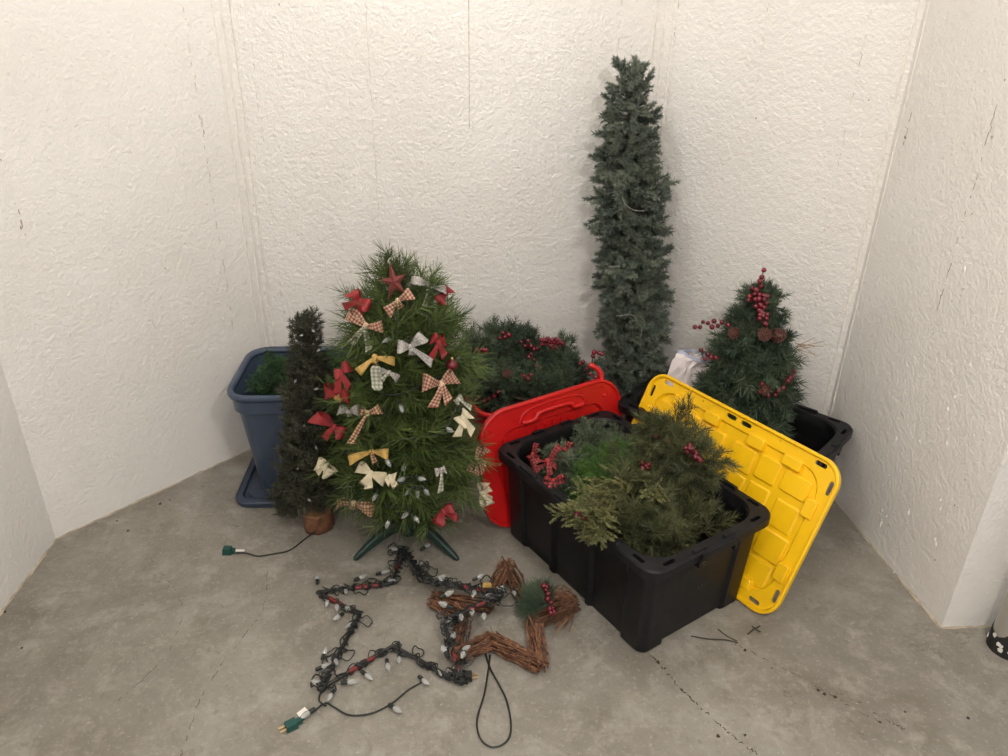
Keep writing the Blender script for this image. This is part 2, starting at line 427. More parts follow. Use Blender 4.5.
wall_line(2, 365.6, 1, 300, 0.0026, M['fine_crack'], 'crack', 0.12, seed=5)
wall_line(2, 468.7, 1, 128, 0.0032, M['fine_crack'], 'form_joint', 0.0, seed=6)
wall_line(2, 622, 1, 60, 0.005, M['fine_crack'], 'crack', 0.45, seed=7)
wall_line(3, 679, 1, 130, 0.005, M['fine_crack'], 'crack', 0.4, seed=8)
wall_line(3, 770, 1, 250, 0.003, M['fine_crack'], 'crack', 0.5, seed=9)
wall_line(3, 871, 10, 320, 0.004, M['fine_crack'], 'crack', 0.55, seed=10)
wall_line(4, 1005, 79, 310, 0.0035, M['crack'], 'crack', 0.55, seed=11)
wall_line(4, 915, 100, 145, 0.004, M['crack'], 'crack', 0.45, seed=12)
# small chips in the paint
for (i, x, y, s) in ((1, 21, 228, 0.011), (2, 279, 4, 0.009), (2, 473, 127, 0.006), (2, 417, 58, 0.005), (2, 376, 98, 0.005), (3, 869, 100, 0.006), (3, 756, 118, 0.006), (3, 742, 239, 0.005), (4, 905, 137, 0.007), (4, 992, 137, 0.007), (4, 972, 214, 0.006), (4, 952, 301, 0.006), (1, 1, 160, 0.006), (2, 470, 294, 0.005), (1, 165, 268, 0.008), (4, 955, 505, 0.006), (4, 935, 560, 0.006), (4, 965, 480, 0.005), (3, 822, 300, 0.006)):
    p = wall_pt(i, x, y); a, t, n = wall_frame(i); mb = MB(); pts = []
    for k in range(7):
        an = 2 * PI * k / 7; r_ = s * rng.uniform(0.35, 0.8)
        pts.append(p + t * math.cos(an) * r_ * 0.6 + V((0, 0, math.sin(an) * r_)) + n * 0.0012)
    back = [q - n * 0.004 for q in pts]
    mb.loft([back, pts], 0, True, True); mb.build('paint_chip', M['crack'], walls[i])
# white paint lumps along form lines (raised fins)
for k in range(46):
    i, (x0, y0), (x1, y1) = rng.choice([(4, (905, 380), (878, 560)), (4, (945, 330), (890, 590)), (3, (865, 120), (835, 310)), (1, (185, 20), (235, 400)), (2, (250, 150), (275, 420)), (4, (970, 230), (935, 560)), (1, (60, 300), (120, 480))])
    u = rng.random(); p = wall_pt(i, x0 + (x1 - x0) * u + rng.uniform(-3, 3), y0 + (y1 - y0) * u)
    a, t, n = wall_frame(i); mb = MB(); h = rng.uniform(0.006, 0.022); w = rng.uniform(0.003, 0.006)
    tl = rng.uniform(-0.004, 0.004)
    mb.add([p + V((0, 0, -h)) - n * 0.002 + t * tl, p + t * w - n * 0.002, p + V((0, 0, h)) - n * 0.002 - t * tl, p - t * w - n * 0.002, p + n * 0.005], [(0, 1, 4), (1, 2, 4), (2, 3, 4), (3, 0, 4)])
    mb.build('paint_lump', M['bead'], walls[i])

M['edge'] = mat('dirty_paint_edge', (0.50, 0.43, 0.33), 0.8, color2=(0.30, 0.25, 0.18), vscale=30)
for i in range(len(walls)):
    a, t, n = wall_frame(i); L_ = (WP[i + 1] - WP[i]).length; k_ = max(4, int(L_ / 0.03)); loops = []; rg_ = random.Random(60 + i)
    for k in range(k_ + 1):
        q = a + t * (L_ * k / k_); d = rg_.uniform(0.001, 0.009); hh = rg_.uniform(0.002, 0.011)
        loops.append([q - n * 0.003 + V((0, 0, -0.002)), q + n * d + V((0, 0, -0.001)), q + n * d * 0.5 + V((0, 0, 0.002)), q - n * 0.003 + V((0, 0, hh))])
    mb = MB(); mb.loft(loops, 0, True, True); mb.build('ragged_paint_edge', M['edge'], walls[i])
floor_ob = bpy.data.objects['floor']
def floor_crack(pxs, w, seed, gap=0.25):
    r_ = random.Random(seed); P = catmull([on_z(x, y, 0) for x, y in pxs], 14); mb = MB()
    off = [V((r_.uniform(-1, 1), r_.uniform(-1, 1), 0)) * 0.004 for _ in P]
    for i in range(len(P) - 1):
        if r_.random() < gap: continue
        a, b = P[i] + off[i], P[i + 1] + off[i + 1]; t = (b - a)
        if t.length < 1e-5: continue
        n = V((-t.y, t.x, 0)).normalized(); w0 = w * r_.uniform(0.2, 1.1); w1 = w * r_.uniform(0.2, 1.1); up = V((0, 0, 0.0006)); dn = V((0, 0, -0.002))
        mb.add([a + n * w0 / 2 + up, a - n * w0 / 2 + up, b - n * w1 / 2 + up, b + n * w1 / 2 + up, a + n * w0 / 2 + dn, a - n * w0 / 2 + dn, b - n * w1 / 2 + dn, b + n * w1 / 2 + dn], [(0, 1, 2, 3), (0, 4, 5, 1), (3, 2, 6, 7), (0, 3, 7, 4), (1, 5, 6, 2)])
    mb.build('hairline_crack', M['crumb'], floor_ob)
floor_crack(((648, 653), (660, 664), (676, 684), (690, 698), (705, 712), (722, 726), (740, 742), (760, 756)), 0.0035, 1, 0.35)
floor_crack(((735, 644), (770, 662), (795, 675), (826, 692), (860, 712), (880, 722)), 0.0022, 2, 0.5)
floor_crack(((268, 570), (262, 610), (240, 640), (205, 690), (180, 756)), 0.0016, 3, 0.45)
floor_crack(((820, 690), (850, 698), (880, 716), (905, 730)), 0.0022, 4, 0.55)
floor_crack(((150, 560), (180, 600), (170, 650), (120, 700)), 0.0012, 5, 0.5)

# steel post beside the return wall
base = on_z(1007, 648)
post = thing('support_post', base, 'white painted steel post with chipped black foot beside the wall corner', 'post')
mb = MB(); mb.lathe([(0.052, 0.05), (0.052, WH)], 24); mb.build('shaft', M['pipe_white'], post, True)
mb = MB(); rg = random.Random(4)
low = [V((0.0545 * math.cos(2 * PI * k / 24), 0.0545 * math.sin(2 * PI * k / 24), 0.0)) for k in range(24)]
high = [V((p.x, p.y, rg.uniform(0.045, 0.085))) for p in low]
mb.loft([low, high], 0, True, True); mb.build('chipped_foot', M['tar'], post)
for k in range(9):
    a = rg.uniform(2.4, 4.6); z = rg.uniform(0.01, 0.07); s = rg.uniform(0.006, 0.014); mb = MB(); pts = []
    for j in range(6):
        an = 2 * PI * j / 6; r_ = s * rg.uniform(0.6, 1.1); aa = a + math.cos(an) * r_ / 0.055
        pts.append(V((0.0565 * math.cos(aa), 0.0565 * math.sin(aa), max(0.002, z + math.sin(an) * r_))))
    mb.loft([[V((p.x * .96, p.y * .96, p.z)) for p in pts], pts], 0, True, True); mb.build('paint_flake', M['pipe_white'], post)

# ================================================================== FOLIAGE BUILDING BLOCKS
def add_needles(mb, rg, p0, p1, n, nl, nw, ang, mi=1, flat=0.0, tipfan=True, lobe=None):
    d = (p1 - p0); L_ = d.length
    if L_ < 1e-6: return
    d.normalize(); a = d.orthogonal().normalized(); b = d.cross(a)
    for k in range(n):
        t = (k + rg.random()) / n
        az = rg.uniform(0, 2 * PI)
        rad = a * math.cos(az) + b * math.sin(az)
        if flat: rad = V((rad.x, rad.y, rad.z * (1 - flat))).normalized()
        an = R(ang * rg.uniform(0.7, 1.25)) * (1.0 if t < 0.85 or not tipfan else 0.55)
        dr = (d * math.cos(an) + rad * math.sin(an)).normalized()
        l = nl * rg.uniform(0.7, 1.15)
        o = p0 + (p1 - p0) * t
        side = dr.cross(V((rg.uniform(-1, 1), rg.uniform(-1, 1), rg.uniform(-1, 1))))
        if side.length < 1e-4: continue
        side = side.normalized() * nw / 2
        q = o + dr * l
        s = len(mb.v)
        mb.v += [tuple(o - side), tuple(o + side), tuple(q + side * 0.35), tuple(q - side * 0.35)]
        mb.f.append((s, s + 1, s + 2, s + 3)); mb.mi.append(mi)

def branch_mesh(name, seed, length, tips, n, nl, nw, ang, m_needle, spread=38, tip_len=0.5, flat=0.0, droop=0.0, start=0.15, stem_r=0.0016, jit=0.25):
    """a wired artificial branch growing along +X"""
    rg = random.Random(seed); mb = MB()
    bend = V((0, rg.uniform(-0.12, 0.12), rg.uniform(-0.05, 0.05) - droop)) * length
    def P(t): return V((length * t, 0, 0)) + bend * (t * t)
    st = [P(t / 5) for t in range(6)]
    mb.tube(st, [stem_r * (1 - 0.09 * i) for i in range(6)], 4, 0)
    main_n = max(1, int(n * 1.1))
    for i in range(5):
        if (i + 1) / 5 > start: add_needles(mb, rg, st[i], st[i + 1], main_n // 4, nl, nw, ang, 1, flat)
    for k in range(tips):
        t = 0.25 + 0.65 * (k + rg.random() * 0.6) / max(1, tips)
        sd = 1 if k % 2 else -1
        az = rg.uniform(-0.7, 0.7) if flat > 0.3 else rg.uniform(-1.3, 1.3)
        an = R(spread * rg.uniform(0.7, 1.3))
        dr = V((math.cos(an), sd * math.sin(an) * math.cos(az), math.sin(an) * math.sin(az))).normalized()
        p0 = P(t); l = length * tip_len * rg.uniform(0.7, 1.15) * (1.15 - 0.5 * t); p1 = p0 + dr * l
        mb.tube([p0, p1], [stem_r * 0.7, stem_r * 0.5], 3, 0)
        add_needles(mb, rg, p0, p1, n, nl, nw, ang, 1, flat)
    return mb.mesh(name, [M['stem'], m_needle])

def place(me, name, parent, loc, xdir, roll=0.0, scale=1.0):
    o = bpy.data.objects.new(name, me); COL.objects.link(o); o.parent = parent
    q = V(xdir).normalized().to_track_quat('X', 'Z') @ Quaternion((1, 0, 0), roll)
    o.matrix_basis = Matrix.LocRotScale(V(loc), q, V((scale, scale, scale)))
    return o

def interp(prof, z):
    if z <= prof[0][0]: return prof[0][1]
    for (a, ra), (b, rb) in zip(prof, prof[1:]):
        if z <= b: return ra + (rb - ra) * (z - a) / (b - a)
    return prof[-1][1]

def grow_tree(root, axis0, axis1, prof, N, meshes, mlen, elev, rg, core=0.15, rollv=0.7, squash=0.0):
    """branches round a trunk; prof = (height, radius); all in root coordinates"""
    zs = [p[0] for p in prof]; z0, z1 = zs[0], zs[-1]
    samples = [z0 + (z1 - z0) * (i + 0.5) / 200 for i in range(200)]
    wts = [interp(prof, z) + 0.07 for z in samples]; tot = sum(wts); acc = 0; cum = []
    for w in wts: acc += w / tot; cum.append(acc)
    ga = PI * (3 - math.sqrt(5)); az = rg.uniform(0, 6)
    for i in range(N):
        u = (i + 0.5) / N; j = next(k for k, c in enumerate(cum) if c >= u - 1e-9)
        z = samples[j]; r = interp(prof, z) * rg.uniform(0.74, 1.12)
        az += ga + rg.uniform(-0.25, 0.25)
        t = (z - z0) / (z1 - z0)
        el = R(elev(t) + rg.uniform(-12, 12))
        d = V((math.cos(az) * math.cos(el), math.sin(az) * math.cos(el), math.sin(el)))
        length = max(r / max(0.25, math.cos(el)), 0.03)
        length = min(length, r * 1.7 + 0.03)
        base = axis0.lerp(axis1, (z - length * math.sin(el) * 0.75 - axis0.z) / (axis1.z - axis0.z))
        me = rg.choice(meshes); place(me, 'branch', root, base + V((0, 0, 0)), d, rg.uniform(-rollv, rollv), length / mlen)

def grow_garland(root, path, N, meshes, mlen, length, rg, bias=V((0, 0, 0.4)), tang=0.5, name='branch', jitter=0.015):
    n = len(path)
    for i in range(N):
        t = (i + rg.random()) / N * (n - 1); k = min(int(t), n - 2); f = t - k
        p = path[k].lerp(path[k + 1], f); tg = (path[k + 1] - path[k]).normalized()
        rad = V((rg.gauss(0, 1), rg.gauss(0, 1), rg.gauss(0, 1))); rad = (rad - tg * rad.dot(tg)).normalized()
        d = rad + bias + tg * tang * rg.choice((-1, 1))
        l = length * rg.uniform(0.75, 1.15)
        place(rg.choice(meshes), name, root, p + V((rg.uniform(-1, 1), rg.uniform(-1, 1), rg.uniform(-1, 1))) * jitter, d, rg.uniform(-PI, PI), l / mlen)

PINE = [branch_mesh('pine_branch', 10 + i, 0.22, 6, 36, 0.054, 0.0025, 40, M['pine'], 42, 0.48, start=0.3) for i in range(5)]
FIR = [branch_mesh('fir_branch', 20 + i, 0.13, 4, 150, 0.0185, 0.0032, 62, M['fir'], 34, 0.60, flat=0.1, start=0.0) for i in range(6)]
OLV = [branch_mesh('olive_branch', 30 + i, 0.085, 5, 46, 0.0145, 0.0023, 58, M['olive'], 50, 0.6, start=0.0) for i in range(5)]
WRE = [branch_mesh('wreath_branch', 40 + i, 0.12, 5, 56, 0.027, 0.0022, 50, M['wreath'], 42, 0.55, start=0.05) for i in range(5)]
FRO = [branch_mesh('frosted_branch', 50 + i, 0.10, 5, 54, 0.018, 0.0024, 55, M['frost'], 45, 0.55, start=0.0) for i in range(4)]
BRI = [branch_mesh('tinsel_branch', 60 + i, 0.07, 5, 55, 0.015, 0.0018, 65, M['bright'], 55, 0.6, start=0.0) for i in range(4)]
CED = [branch_mesh('cedar_branch', 70 + i, 0.15, 9, 50, 0.012, 0.0030, 34, M['cedar'], 40, 0.42, flat=0.7, start=0.1) for i in range(4)]
DPI = [branch_mesh('long_pine_branch', 80 + i, 0.16, 6, 42, 0.038, 0.0024, 42, M['darkpine'], 40, 0.5, start=0.1) for i in range(4)]
BGA = [branch_mesh('emerald_branch', 90 + i, 0.07, 5, 45, 0.018, 0.0018, 58, M['blugar'], 50, 0.6, start=0.0) for i in range(4)]
SPR = [branch_mesh('sprig_branch', 95 + i, 0.075, 3, 70, 0.045, 0.0013, 34, M['wreath'], 26, 0.5, start=0.05) for i in range(2)]

def sphere_mesh(name, r, m, seg=10, rings=7):
    mb = MB(); mb.lathe([(max(r * math.sin(PI * k / rings), 0.0002), -r * math.cos(PI * k / rings)) for k in range(rings + 1)], seg)
    return mb.mesh(name, m, True)
BERRY = sphere_mesh('berry', 0.0085, M['berry'])
def berry_spray(parent, pts, rg, inv=None, stem=True):
    """pts: world points of berries in order along the stem"""
    pts = [V(p) for p in pts]
    if inv is None: inv = parent.matrix_basis.inverted()
    loc = [inv @ p for p in pts]
    mb = MB(); c = sum(loc, V()) / len(loc)
    path = [loc[0]] + loc[1:]
    mb.tube([p + V((0, 0.004, -0.004)) for p in path] if len(path) > 1 else [loc[0], loc[0] + V((0, 0.02, -0.02))], 0.0016, 4)
    s = mb.build('berry_spray', M['stem'], parent)
    for p in loc:
        b = link('berry', BERRY, s); k = rg.uniform(0.8, 1.15)
        b.matrix_basis = Matrix.LocRotScale(p, None, V((k, k, k)))
    return s
def berry_cloud(parent, px, depth_fn, n, sx, sy, rg):
    pts = [depth_fn(px[0] + rg.uniform(-sx, sx), px[1] + rg.uniform(-sy, sy)) for _ in range(n)]
    return berry_spray(parent, pts, rg)

def bulb_meshes():
    mb = MB(); mb.lathe([(0.0042, 0.0), (0.0075, 0.006), (0.0088, 0.012), (0.0078, 0.019), (0.0045, 0.027), (0.0008, 0.032)], 8)
    b = mb.mesh('bulb', M['bulb'])
    mb = MB(); mb.lathe([(0.0035, -0.016), (0.0058, -0.014), (0.0062, 0.002), (0.0045, 0.003)], 8)
    return b, mb.mesh('socket', M['wire'])
BULB, SOCKET = bulb_meshes()
def add_bulb(parent, loc, d, roll=0, scale=1.0):
    b = bpy.data.objects.new('bulb', BULB); COL.objects.link(b); b.parent = parent
    q = V(d).normalized().to_track_quat('Z', 'Y')
    b.matrix_basis = Matrix.LocRotScale(V(loc), q, V((scale,) * 3))
    link('socket', SOCKET, b)
    return b

# ================================================================== TOTES AND LIDS
def ribbed_loop(L, W, z, rec, r=0.028):
    """plan outline of a tote body with recessed panels on every side"""
    pts = []
    def side(n_pan, ln):
        # returns (pos -0.5..0.5, recess)
        if n_pan == 3: br = [(-0.36, -0.155), (-0.115, 0.115), (0.155, 0.36)]
        else: br = [(-0.30, 0.30)]
        out = []
        for a, b in br: out += [(a - 0.012, 0), (a + 0.004, rec), (b - 0.004, rec), (b + 0.012, 0)]
        return out
    def corner(cx, cy, a0):
        return [V((cx + r * math.cos(a0 + PI / 2 * i / 4), cy + r * math.sin(a0 + PI / 2 * i / 4), z)) for i in range(5)]
    pts += corner(L / 2 - r, W / 2 - r, 0)
    for s, d in side(3, L): pts.append(V((-s * L, W / 2 - d, z)))
    pts += corner(-L / 2 + r, W / 2 - r, PI / 2)
    for s, d in side(1, W): pts.append(V((-L / 2 + d, -s * W, z)))
    pts += corner(-L / 2 + r, -W / 2 + r, PI)
    for s, d in side(3, L): pts.append(V((s * L, -W / 2 + d, z)))
    pts += corner(L / 2 - r, -W / 2 + r, 1.5 * PI)
    for s, d in side(1, W): pts.append(V((L / 2 - d, s * W, z)))
    return pts

def slot_prism(mb, c, ln, w, h, ang, n=5):
    """rounded slot cutter, long axis at ang in plan"""
    lo = []; hi = []
    for k, sx in enumerate((1, -1)):
        for i in range(n + 1):
            a = -PI / 2 + PI * k + PI * i / n
            p = V((sx * (ln - w) / 2 + w / 2 * math.cos(a), w / 2 * math.sin(a), 0))
            p = V((p.x * math.cos(ang) - p.y * math.sin(ang), p.x * math.sin(ang) + p.y * math.cos(ang), 0))
            lo.append(V(c) + p - V((0, 0, h / 2))); hi.append(V(c) + p + V((0, 0, h / 2)))
    mb.loft([lo, hi], 0, True, True)

def black_tote(root, L, W, H):
    bl, bw = L - 0.086, W - 0.082; tl, tw = L - 0.058, W - 0.055
    zt = H - 0.035
    mb = MB()
    loops = []
    for k, t in enumerate((0, 0.03, 0.5, 1.0)):
        z = zt * t; s = 0.975 if t == 0 else 1.0
        loops.append(ribbed_loop((bl + (tl - bl) * t) * s, (bw + (tw - bw) * t) * s, z, 0.011 if t < 1 else 0.008))
    n = len(loops[0])
    mb.loft(loops, 0, True, False)
    # inside
    il, iw = tl - 0.035, tw - 0.035
    inner = [rr(il, iw, 0.05, zt, 6), rr(bl - 0.03, bw - 0.03, 0.04, 0.012, 6)]
    mb.loft([inner[1], inner[0]], 0, True, False)
    body = mb.build('body', M['black_plastic'], root); smooth_by_angle(body.data, 30)
    # rim: closed ring section
    mb = MB()
    ring = [rr(tl - 0.006, tw - 0.006, 0.035, zt - 0.004, 6), rr(L - 0.012, W - 0.012, 0.05, zt - 0.002, 6), rr(L, W, 0.052, zt + 0.004, 6), rr(L, W, 0.052, H - 0.006, 6), rr(L - 0.008, W - 0.008, 0.05, H, 6),
            rr(L - 0.066, W - 0.066, 0.085, H, 6), rr(L - 0.076, W - 0.076, 0.085, H - 0.008, 6), rr(il, iw, 0.06, zt - 0.004, 6)]
    mb.loft(ring, 0, close=True)
    rim = mb.build('rim', M['black_plastic'], root)
    cut = MB()
    for sx in (-1, 1):
        for sy in (-1, 1):
            slot_prism(cut, (sx * (L / 2 - 0.078), sy * (W / 2 - 0.020), H - 0.02), 0.044, 0.013, 0.2, 0)
            slot_prism(cut, (sx * (L / 2 - 0.020), sy * (W / 2 - 0.078), H - 0.02), 0.044, 0.013, 0.2, PI / 2)
    co = cut.build('cutter', M['black_plastic']); co.parent = None
    rim_par = rim.parent; rim.parent = None
    boolean_cut(rim, co); rim.parent = rim_par
    smooth_by_angle(rim.data, 30)
    # raised stops on the rim
    for sx, sy, ln, ax in ((0.25, -1, 0.09, 0), (-0.25, -1, 0.09, 0), (0.25, 1, 0.09, 0), (-0.25, 1, 0.09, 0), (0.0, 1, 0.10, 0), (0.0, -1, 0.10, 0), (1, 0.10, 0.05, 1), (-1, 0.10, 0.05, 1), (1, -0.14, 0.05, 1), (-1, -0.14, 0.05, 1)):
        mb = MB()
        if ax == 0: mb.box((sx * L, sy * (W / 2 - 0.010), H + 0.003), (ln, 0.013, 0.010), taper=0.86)
        else: mb.box((sx * (L / 2 - 0.010), sy * W, H + 0.003), (0.013, ln, 0.010), taper=0.86)
        mb.build('rim_stop', M['black_plastic'], root)
    # end handles: a hooded grip below the rim
    for sx in (-1, 1):
        mb = MB(); x0 = sx * (L / 2 - 0.003)
        mb.box((x0, 0, H - 0.016), (0.022, 0.15, 0.022), taper=0.95); mb.box((x0 - sx * 0.004, 0.073, H - 0.036), (0.022, 0.010, 0.03)); mb.box((x0 - sx * 0.004, -0.073, H - 0.036), (0.022, 0.010, 0.03))
        mb.build('handle', M['black_plastic'], root)

# front tote
TF_C = V((0.392, 2.000, 0)); TF_A = R(-55.5); TF_L, TF_W, TF_H = 0.768, 0.508, 0.350
tote_f = thing('storage_tote', TF_C, 'black ribbed storage tote heaped with garlands, yellow lid leaning beside it', 'storage tote', 'black storage totes', TF_A)
black_tote(tote_f, TF_L, TF_W, TF_H)
# rear tote
TR_A = R(-42.0); _a = V((math.cos(TR_A), math.sin(TR_A), 0)); _b = V((-_a.y, _a.x, 0))
TR_L, TR_W, TR_H = 0.74, 0.46, 0.352
TR_C = V((1.268, 2.352, 0)) - _a * TR_L / 2 - _b * TR_W / 2
tote_r = thing('storage_tote', TR_C, 'black storage tote against the wall holding a berry tree and a plastic bag', 'storage tote', 'black storage totes', TR_A)
black_tote(tote_r, TR_L, TR_W, TR_H)

# blue tote on its lid
TB_A = R(4.0); TB_C = V((-0.728, 2.50, 0)); TB_L, TB_W, TB_Z, TB_H = 0.50, 0.42, 0.022, 0.445
lid_b = thing('tote_lid', TB_C + V((-0.02, -0.0, 0)), 'slate blue plastic lid lying flat on the floor under the blue tote', 'lid', None, TB_A)
mb = MB()
lp = [rr(0.500, 0.415, 0.055, 0.0), rr(0.512, 0.427, 0.06, 0.004), rr(0.512, 0.427, 0.06, 0.020), rr(0.502, 0.417, 0.055, 0.025), rr(0.470, 0.385, 0.05, 0.025), rr(0.460, 0.375, 0.05, 0.014), rr(0.435, 0.350, 0.045, 0.012), rr(0.428, 0.343, 0.045, 0.021), rr(0.30, 0.22, 0.03, 0.021)]
mb.loft(lp, 0, True, True); o = mb.build('lid_panel', M['dark_blue'], lid_b); smooth_by_angle(o.data, 35)
mb = MB(); q = [rr(0.515, 0.430, 0.06, 0.0175), rr(0.5185, 0.4335, 0.06, 0.0205), rr(0.515, 0.430, 0.06, 0.0235), rr(0.508, 0.423, 0.058, 0.0205)]
mb.loft(q, 0, close=True); mb.build('rolled_edge', M['dark_blue'], lid_b, True)

tote_b = thing('storage_tote', TB_C + V((0, 0, TB_Z)), 'tall slate blue storage tote with green garland inside, standing on its lid', 'storage tote', None, TB_A)
h = TB_H
mb = MB()
outer = [rr(0.375, 0.295, 0.05, 0.0), rr(0.385, 0.305, 0.055, 0.008), rr(0.452, 0.372, 0.065, h - 0.085), rr(0.475, 0.395, 0.07, h - 0.078), rr(0.480, 0.400, 0.072, h - 0.02)]
inner = [rr(0.465, 0.385, 0.068, h - 0.02), rr(0.440, 0.360, 0.062, h - 0.09), rr(0.372, 0.292, 0.05, 0.012)]
mb.loft(outer + inner, 0, True, True); o = mb.build('body', M['blue_plastic'], tote_b); smooth_by_angle(o.data, 40)
mb = MB(); mb.loft([rr(0.462, 0.382, 0.066, h - 0.022), rr(0.500, 0.420, 0.08, h - 0.024), rr(0.506, 0.426, 0.083, h - 0.016), rr(0.504, 0.424, 0.083, h - 0.004), rr(0.494, 0.414, 0.078, h), rr(0.476, 0.396, 0.072, h - 0.002), rr(0.462, 0.382, 0.068, h - 0.012)], 0, close=True)
mb.build('rim', M['blue_plastic'], tote_b, True)
mb = MB(); mb.tube([V((-0.12, 0.181, h - 0.075)), V((-0.10, 0.178, h - 0.062)), V((0.10, 0.178, h - 0.062)), V((0.12, 0.181, h - 0.075))], 0.006, 6); mb.build('handle_ridge', M['blue_plastic'], tote_b, True)

# red tote behind
TD_A = R(22.0); TD_C = V((0.075, 2.650, 0)); TD_H = 0.350
tote_d = thing('storage_tote', TD_C, 'red storage tote filled with a berry wreath, mostly hidden behind the red lid', 'storage tote', None, TD_A)
mb = MB()
mb.loft([rr(0.38, 0.30, 0.04, 0.0), rr(0.39, 0.31, 0.05, 0.008), rr(0.45, 0.37, 0.06, TD_H - 0.06), rr(0.47, 0.39, 0.065, TD_H - 0.055), rr(0.475, 0.395, 0.066, TD_H - 0.015), rr(0.460, 0.380, 0.06, TD_H - 0.015), rr(0.435, 0.355, 0.055, TD_H - 0.07), rr(0.375, 0.295, 0.04, 0.012)], 0, True, True)
o = mb.build('body', M['red_plastic'], tote_d); smooth_by_angle(o.data, 40)
mb = MB(); mb.loft([rr(0.462, 0.382, 0.06, TD_H - 0.017), rr(0.495, 0.415, 0.075, TD_H - 0.018), rr(0.50, 0.42, 0.078, TD_H - 0.010), rr(0.492, 0.412, 0.075, TD_H), rr(0.470, 0.390, 0.066, TD_H - 0.001), rr(0.460, 0.380, 0.06, TD_H - 0.008)], 0, close=True)
mb.build('rim', M['red_plastic'], tote_d, True)
mb = MB(); mb.tube([V((0.250, -0.07, TD_H - 0.05)), V((0.272, -0.05, TD_H - 0.03)), V((0.275, 0.05, TD_H - 0.03)), V((0.250, 0.07, TD_H - 0.05))], 0.008, 6); mb.build('handle', M['red_plastic'], tote_d, True)

# yellow lid leaning
YL, YW = 0.79, 0.53
BRp = V((0.831, 1.738, 0)); phi = R(124.6); be = R(24.55)
ya = V((math.cos(phi), math.sin(phi), 0)); yn = V((ya.y, -ya.x, 0)); yup = V((0, 0, math.cos(be))) + yn * math.sin(be)
yz = -(ya.cross(yup)).normalized()
lid_y = thing('tote_lid', None, 'yellow plastic tote lid with raised squares, leaning on edge beside the black tote', 'lid', matrix=frame_matrix(BRp + ya * YL / 2 + V((0, 0, 0.004)), -ya, yup, yz))
def lidrr(inset, r, z): return [V((p.x, p.y + YW / 2, z)) for p in rr(YL - 2 * inset, YW - 2 * inset, r, 0, 8)]
mb = MB()
mb.loft([lidrr(0.010, 0.065, -0.012), lidrr(0.004, 0.068, -0.012), lidrr(0.0, 0.07, 0.0), lidrr(0.0, 0.07, 0.012), lidrr(0.003, 0.068, 0.015), lidrr(0.008, 0.064, 0.015), lidrr(0.013, 0.06, 0.005), lidrr(0.050, 0.075, 0.004),
         lidrr(0.056, 0.073, -0.004), lidrr(0.062, 0.070, -0.004)], 0, False, True)
mb.loft([lidrr(0.010, 0.065, -0.012), lidrr(0.014, 0.06, -0.003), lidrr(0.052, 0.073, -0.003), lidrr(0.056, 0.07, -0.011)], 0, False, False)
mb.f.append(tuple(reversed(range(len(mb.v) - 36, len(mb.v))))); mb.mi.append(0)
panel = mb.build('lid_panel', M['yellow_plastic'])
cut = MB()
for u, v, an in ((0.316, 0.508, 0), (0.366, 0.452, 1), (0.034, 0.508, 0), (-0.027, 0.508, 0), (-0.366, 0.452, 1), (-0.316, 0.508, 0), (0.316, 0.026, 0), (0.372, 0.080, 1), (-0.316, 0.026, 0), (-0.366, 0.080, 1)):
    vv = 0.508 if v > 0.5 else v
    slot_prism(cut, (u if an == 0 else math.copysign(0.371, u), vv - (0.004 if an == 0 and v > 0.4 else 0), 0), 0.042 if an == 0 else 0.046, 0.015, 0.1, 0 if an == 0 else PI / 2)
slot_prism(cut, (0.167, 0.508, 0), 0.0065, 0.006, 0.1, 0); slot_prism(cut, (-0.154, 0.506, 0), 0.0065, 0.006, 0.1, 0)
co = cut.build('cutter', M['yellow_plastic'])
boolean_cut(panel, co); panel.parent = lid_y; smooth_by_angle(panel.data, 30)
def pad(u0, u1, v0, v1, z0, z1, name='raised_square', r=0.006, bev=0.0045):
    z1 = {0.012: 0.004, 0.009: 0.0005, 0.020: 0.013}[z1]
    mb = MB(); L_, W_ = u1 - u0, v1 - v0; cx, cy = (u0 + u1) / 2, (v0 + v1) / 2
    mb.loft([rr(L_ + 2 * bev, W_ + 2 * bev, r + bev, z0, 3, cx, cy), rr(L_, W_, r, z1 - 0.002, 3, cx, cy), rr(L_ - 0.005, W_ - 0.005, r, z1, 3, cx, cy)], 0, False, True)
    o = mb.build(name, M['yellow_plastic'], lid_y); smooth_by_angle(o.data, 15)
zb = -0.006
# border step
for s in (1, -1):
    def P(u0, u1, v0, v1, z1, nm='raised_square'):
        if s > 0: pad(u0, u1, v0, v1, zb, z1, nm)
        else: pad(-u1, -u0, v0, v1, zb, z1, nm)
    P(0.224, 0.318, 0.375, 0.440, 0.012); P(0.128, 0.205, 0.370, 0.446, 0.012)
    P(0.236, 0.318, 0.260, 0.345, 0.009); P(0.236, 0.330, 0.160, 0.245, 0.012); P(0.236, 0.320, 0.068, 0.146, 0.009)
    P(0.128, 0.205, 0.260, 0.350, 0.009); P(0.128, 0.205, 0.160, 0.245, 0.009); P(0.128, 0.205, 0.075, 0.146, 0.012)
    P(0.020, 0.110, 0.360, 0.440, 0.012); P(0.020, 0.110, 0.260, 0.345, 0.009); P(0.020, 0.110, 0.160, 0.245, 0.009); P(0.020, 0.110, 0.075, 0.146, 0.012)
    P(0.200, 0.266, 0.450, 0.483, 0.020, 'raised_tab'); P(0.325, 0.363, 0.340, 0.398, 0.020, 'raised_tab'); P(0.335, 0.372, 0.125, 0.182, 0.020, 'raised_tab')
    P(0.245, 0.285, 0.042, 0.076, 0.020, 'raised_tab'); P(0.062, 0.123, 0.450, 0.487, 0.020, 'raised_tab'); P(0.080, 0.130, 0.042, 0.070, 0.020, 'raised_tab')
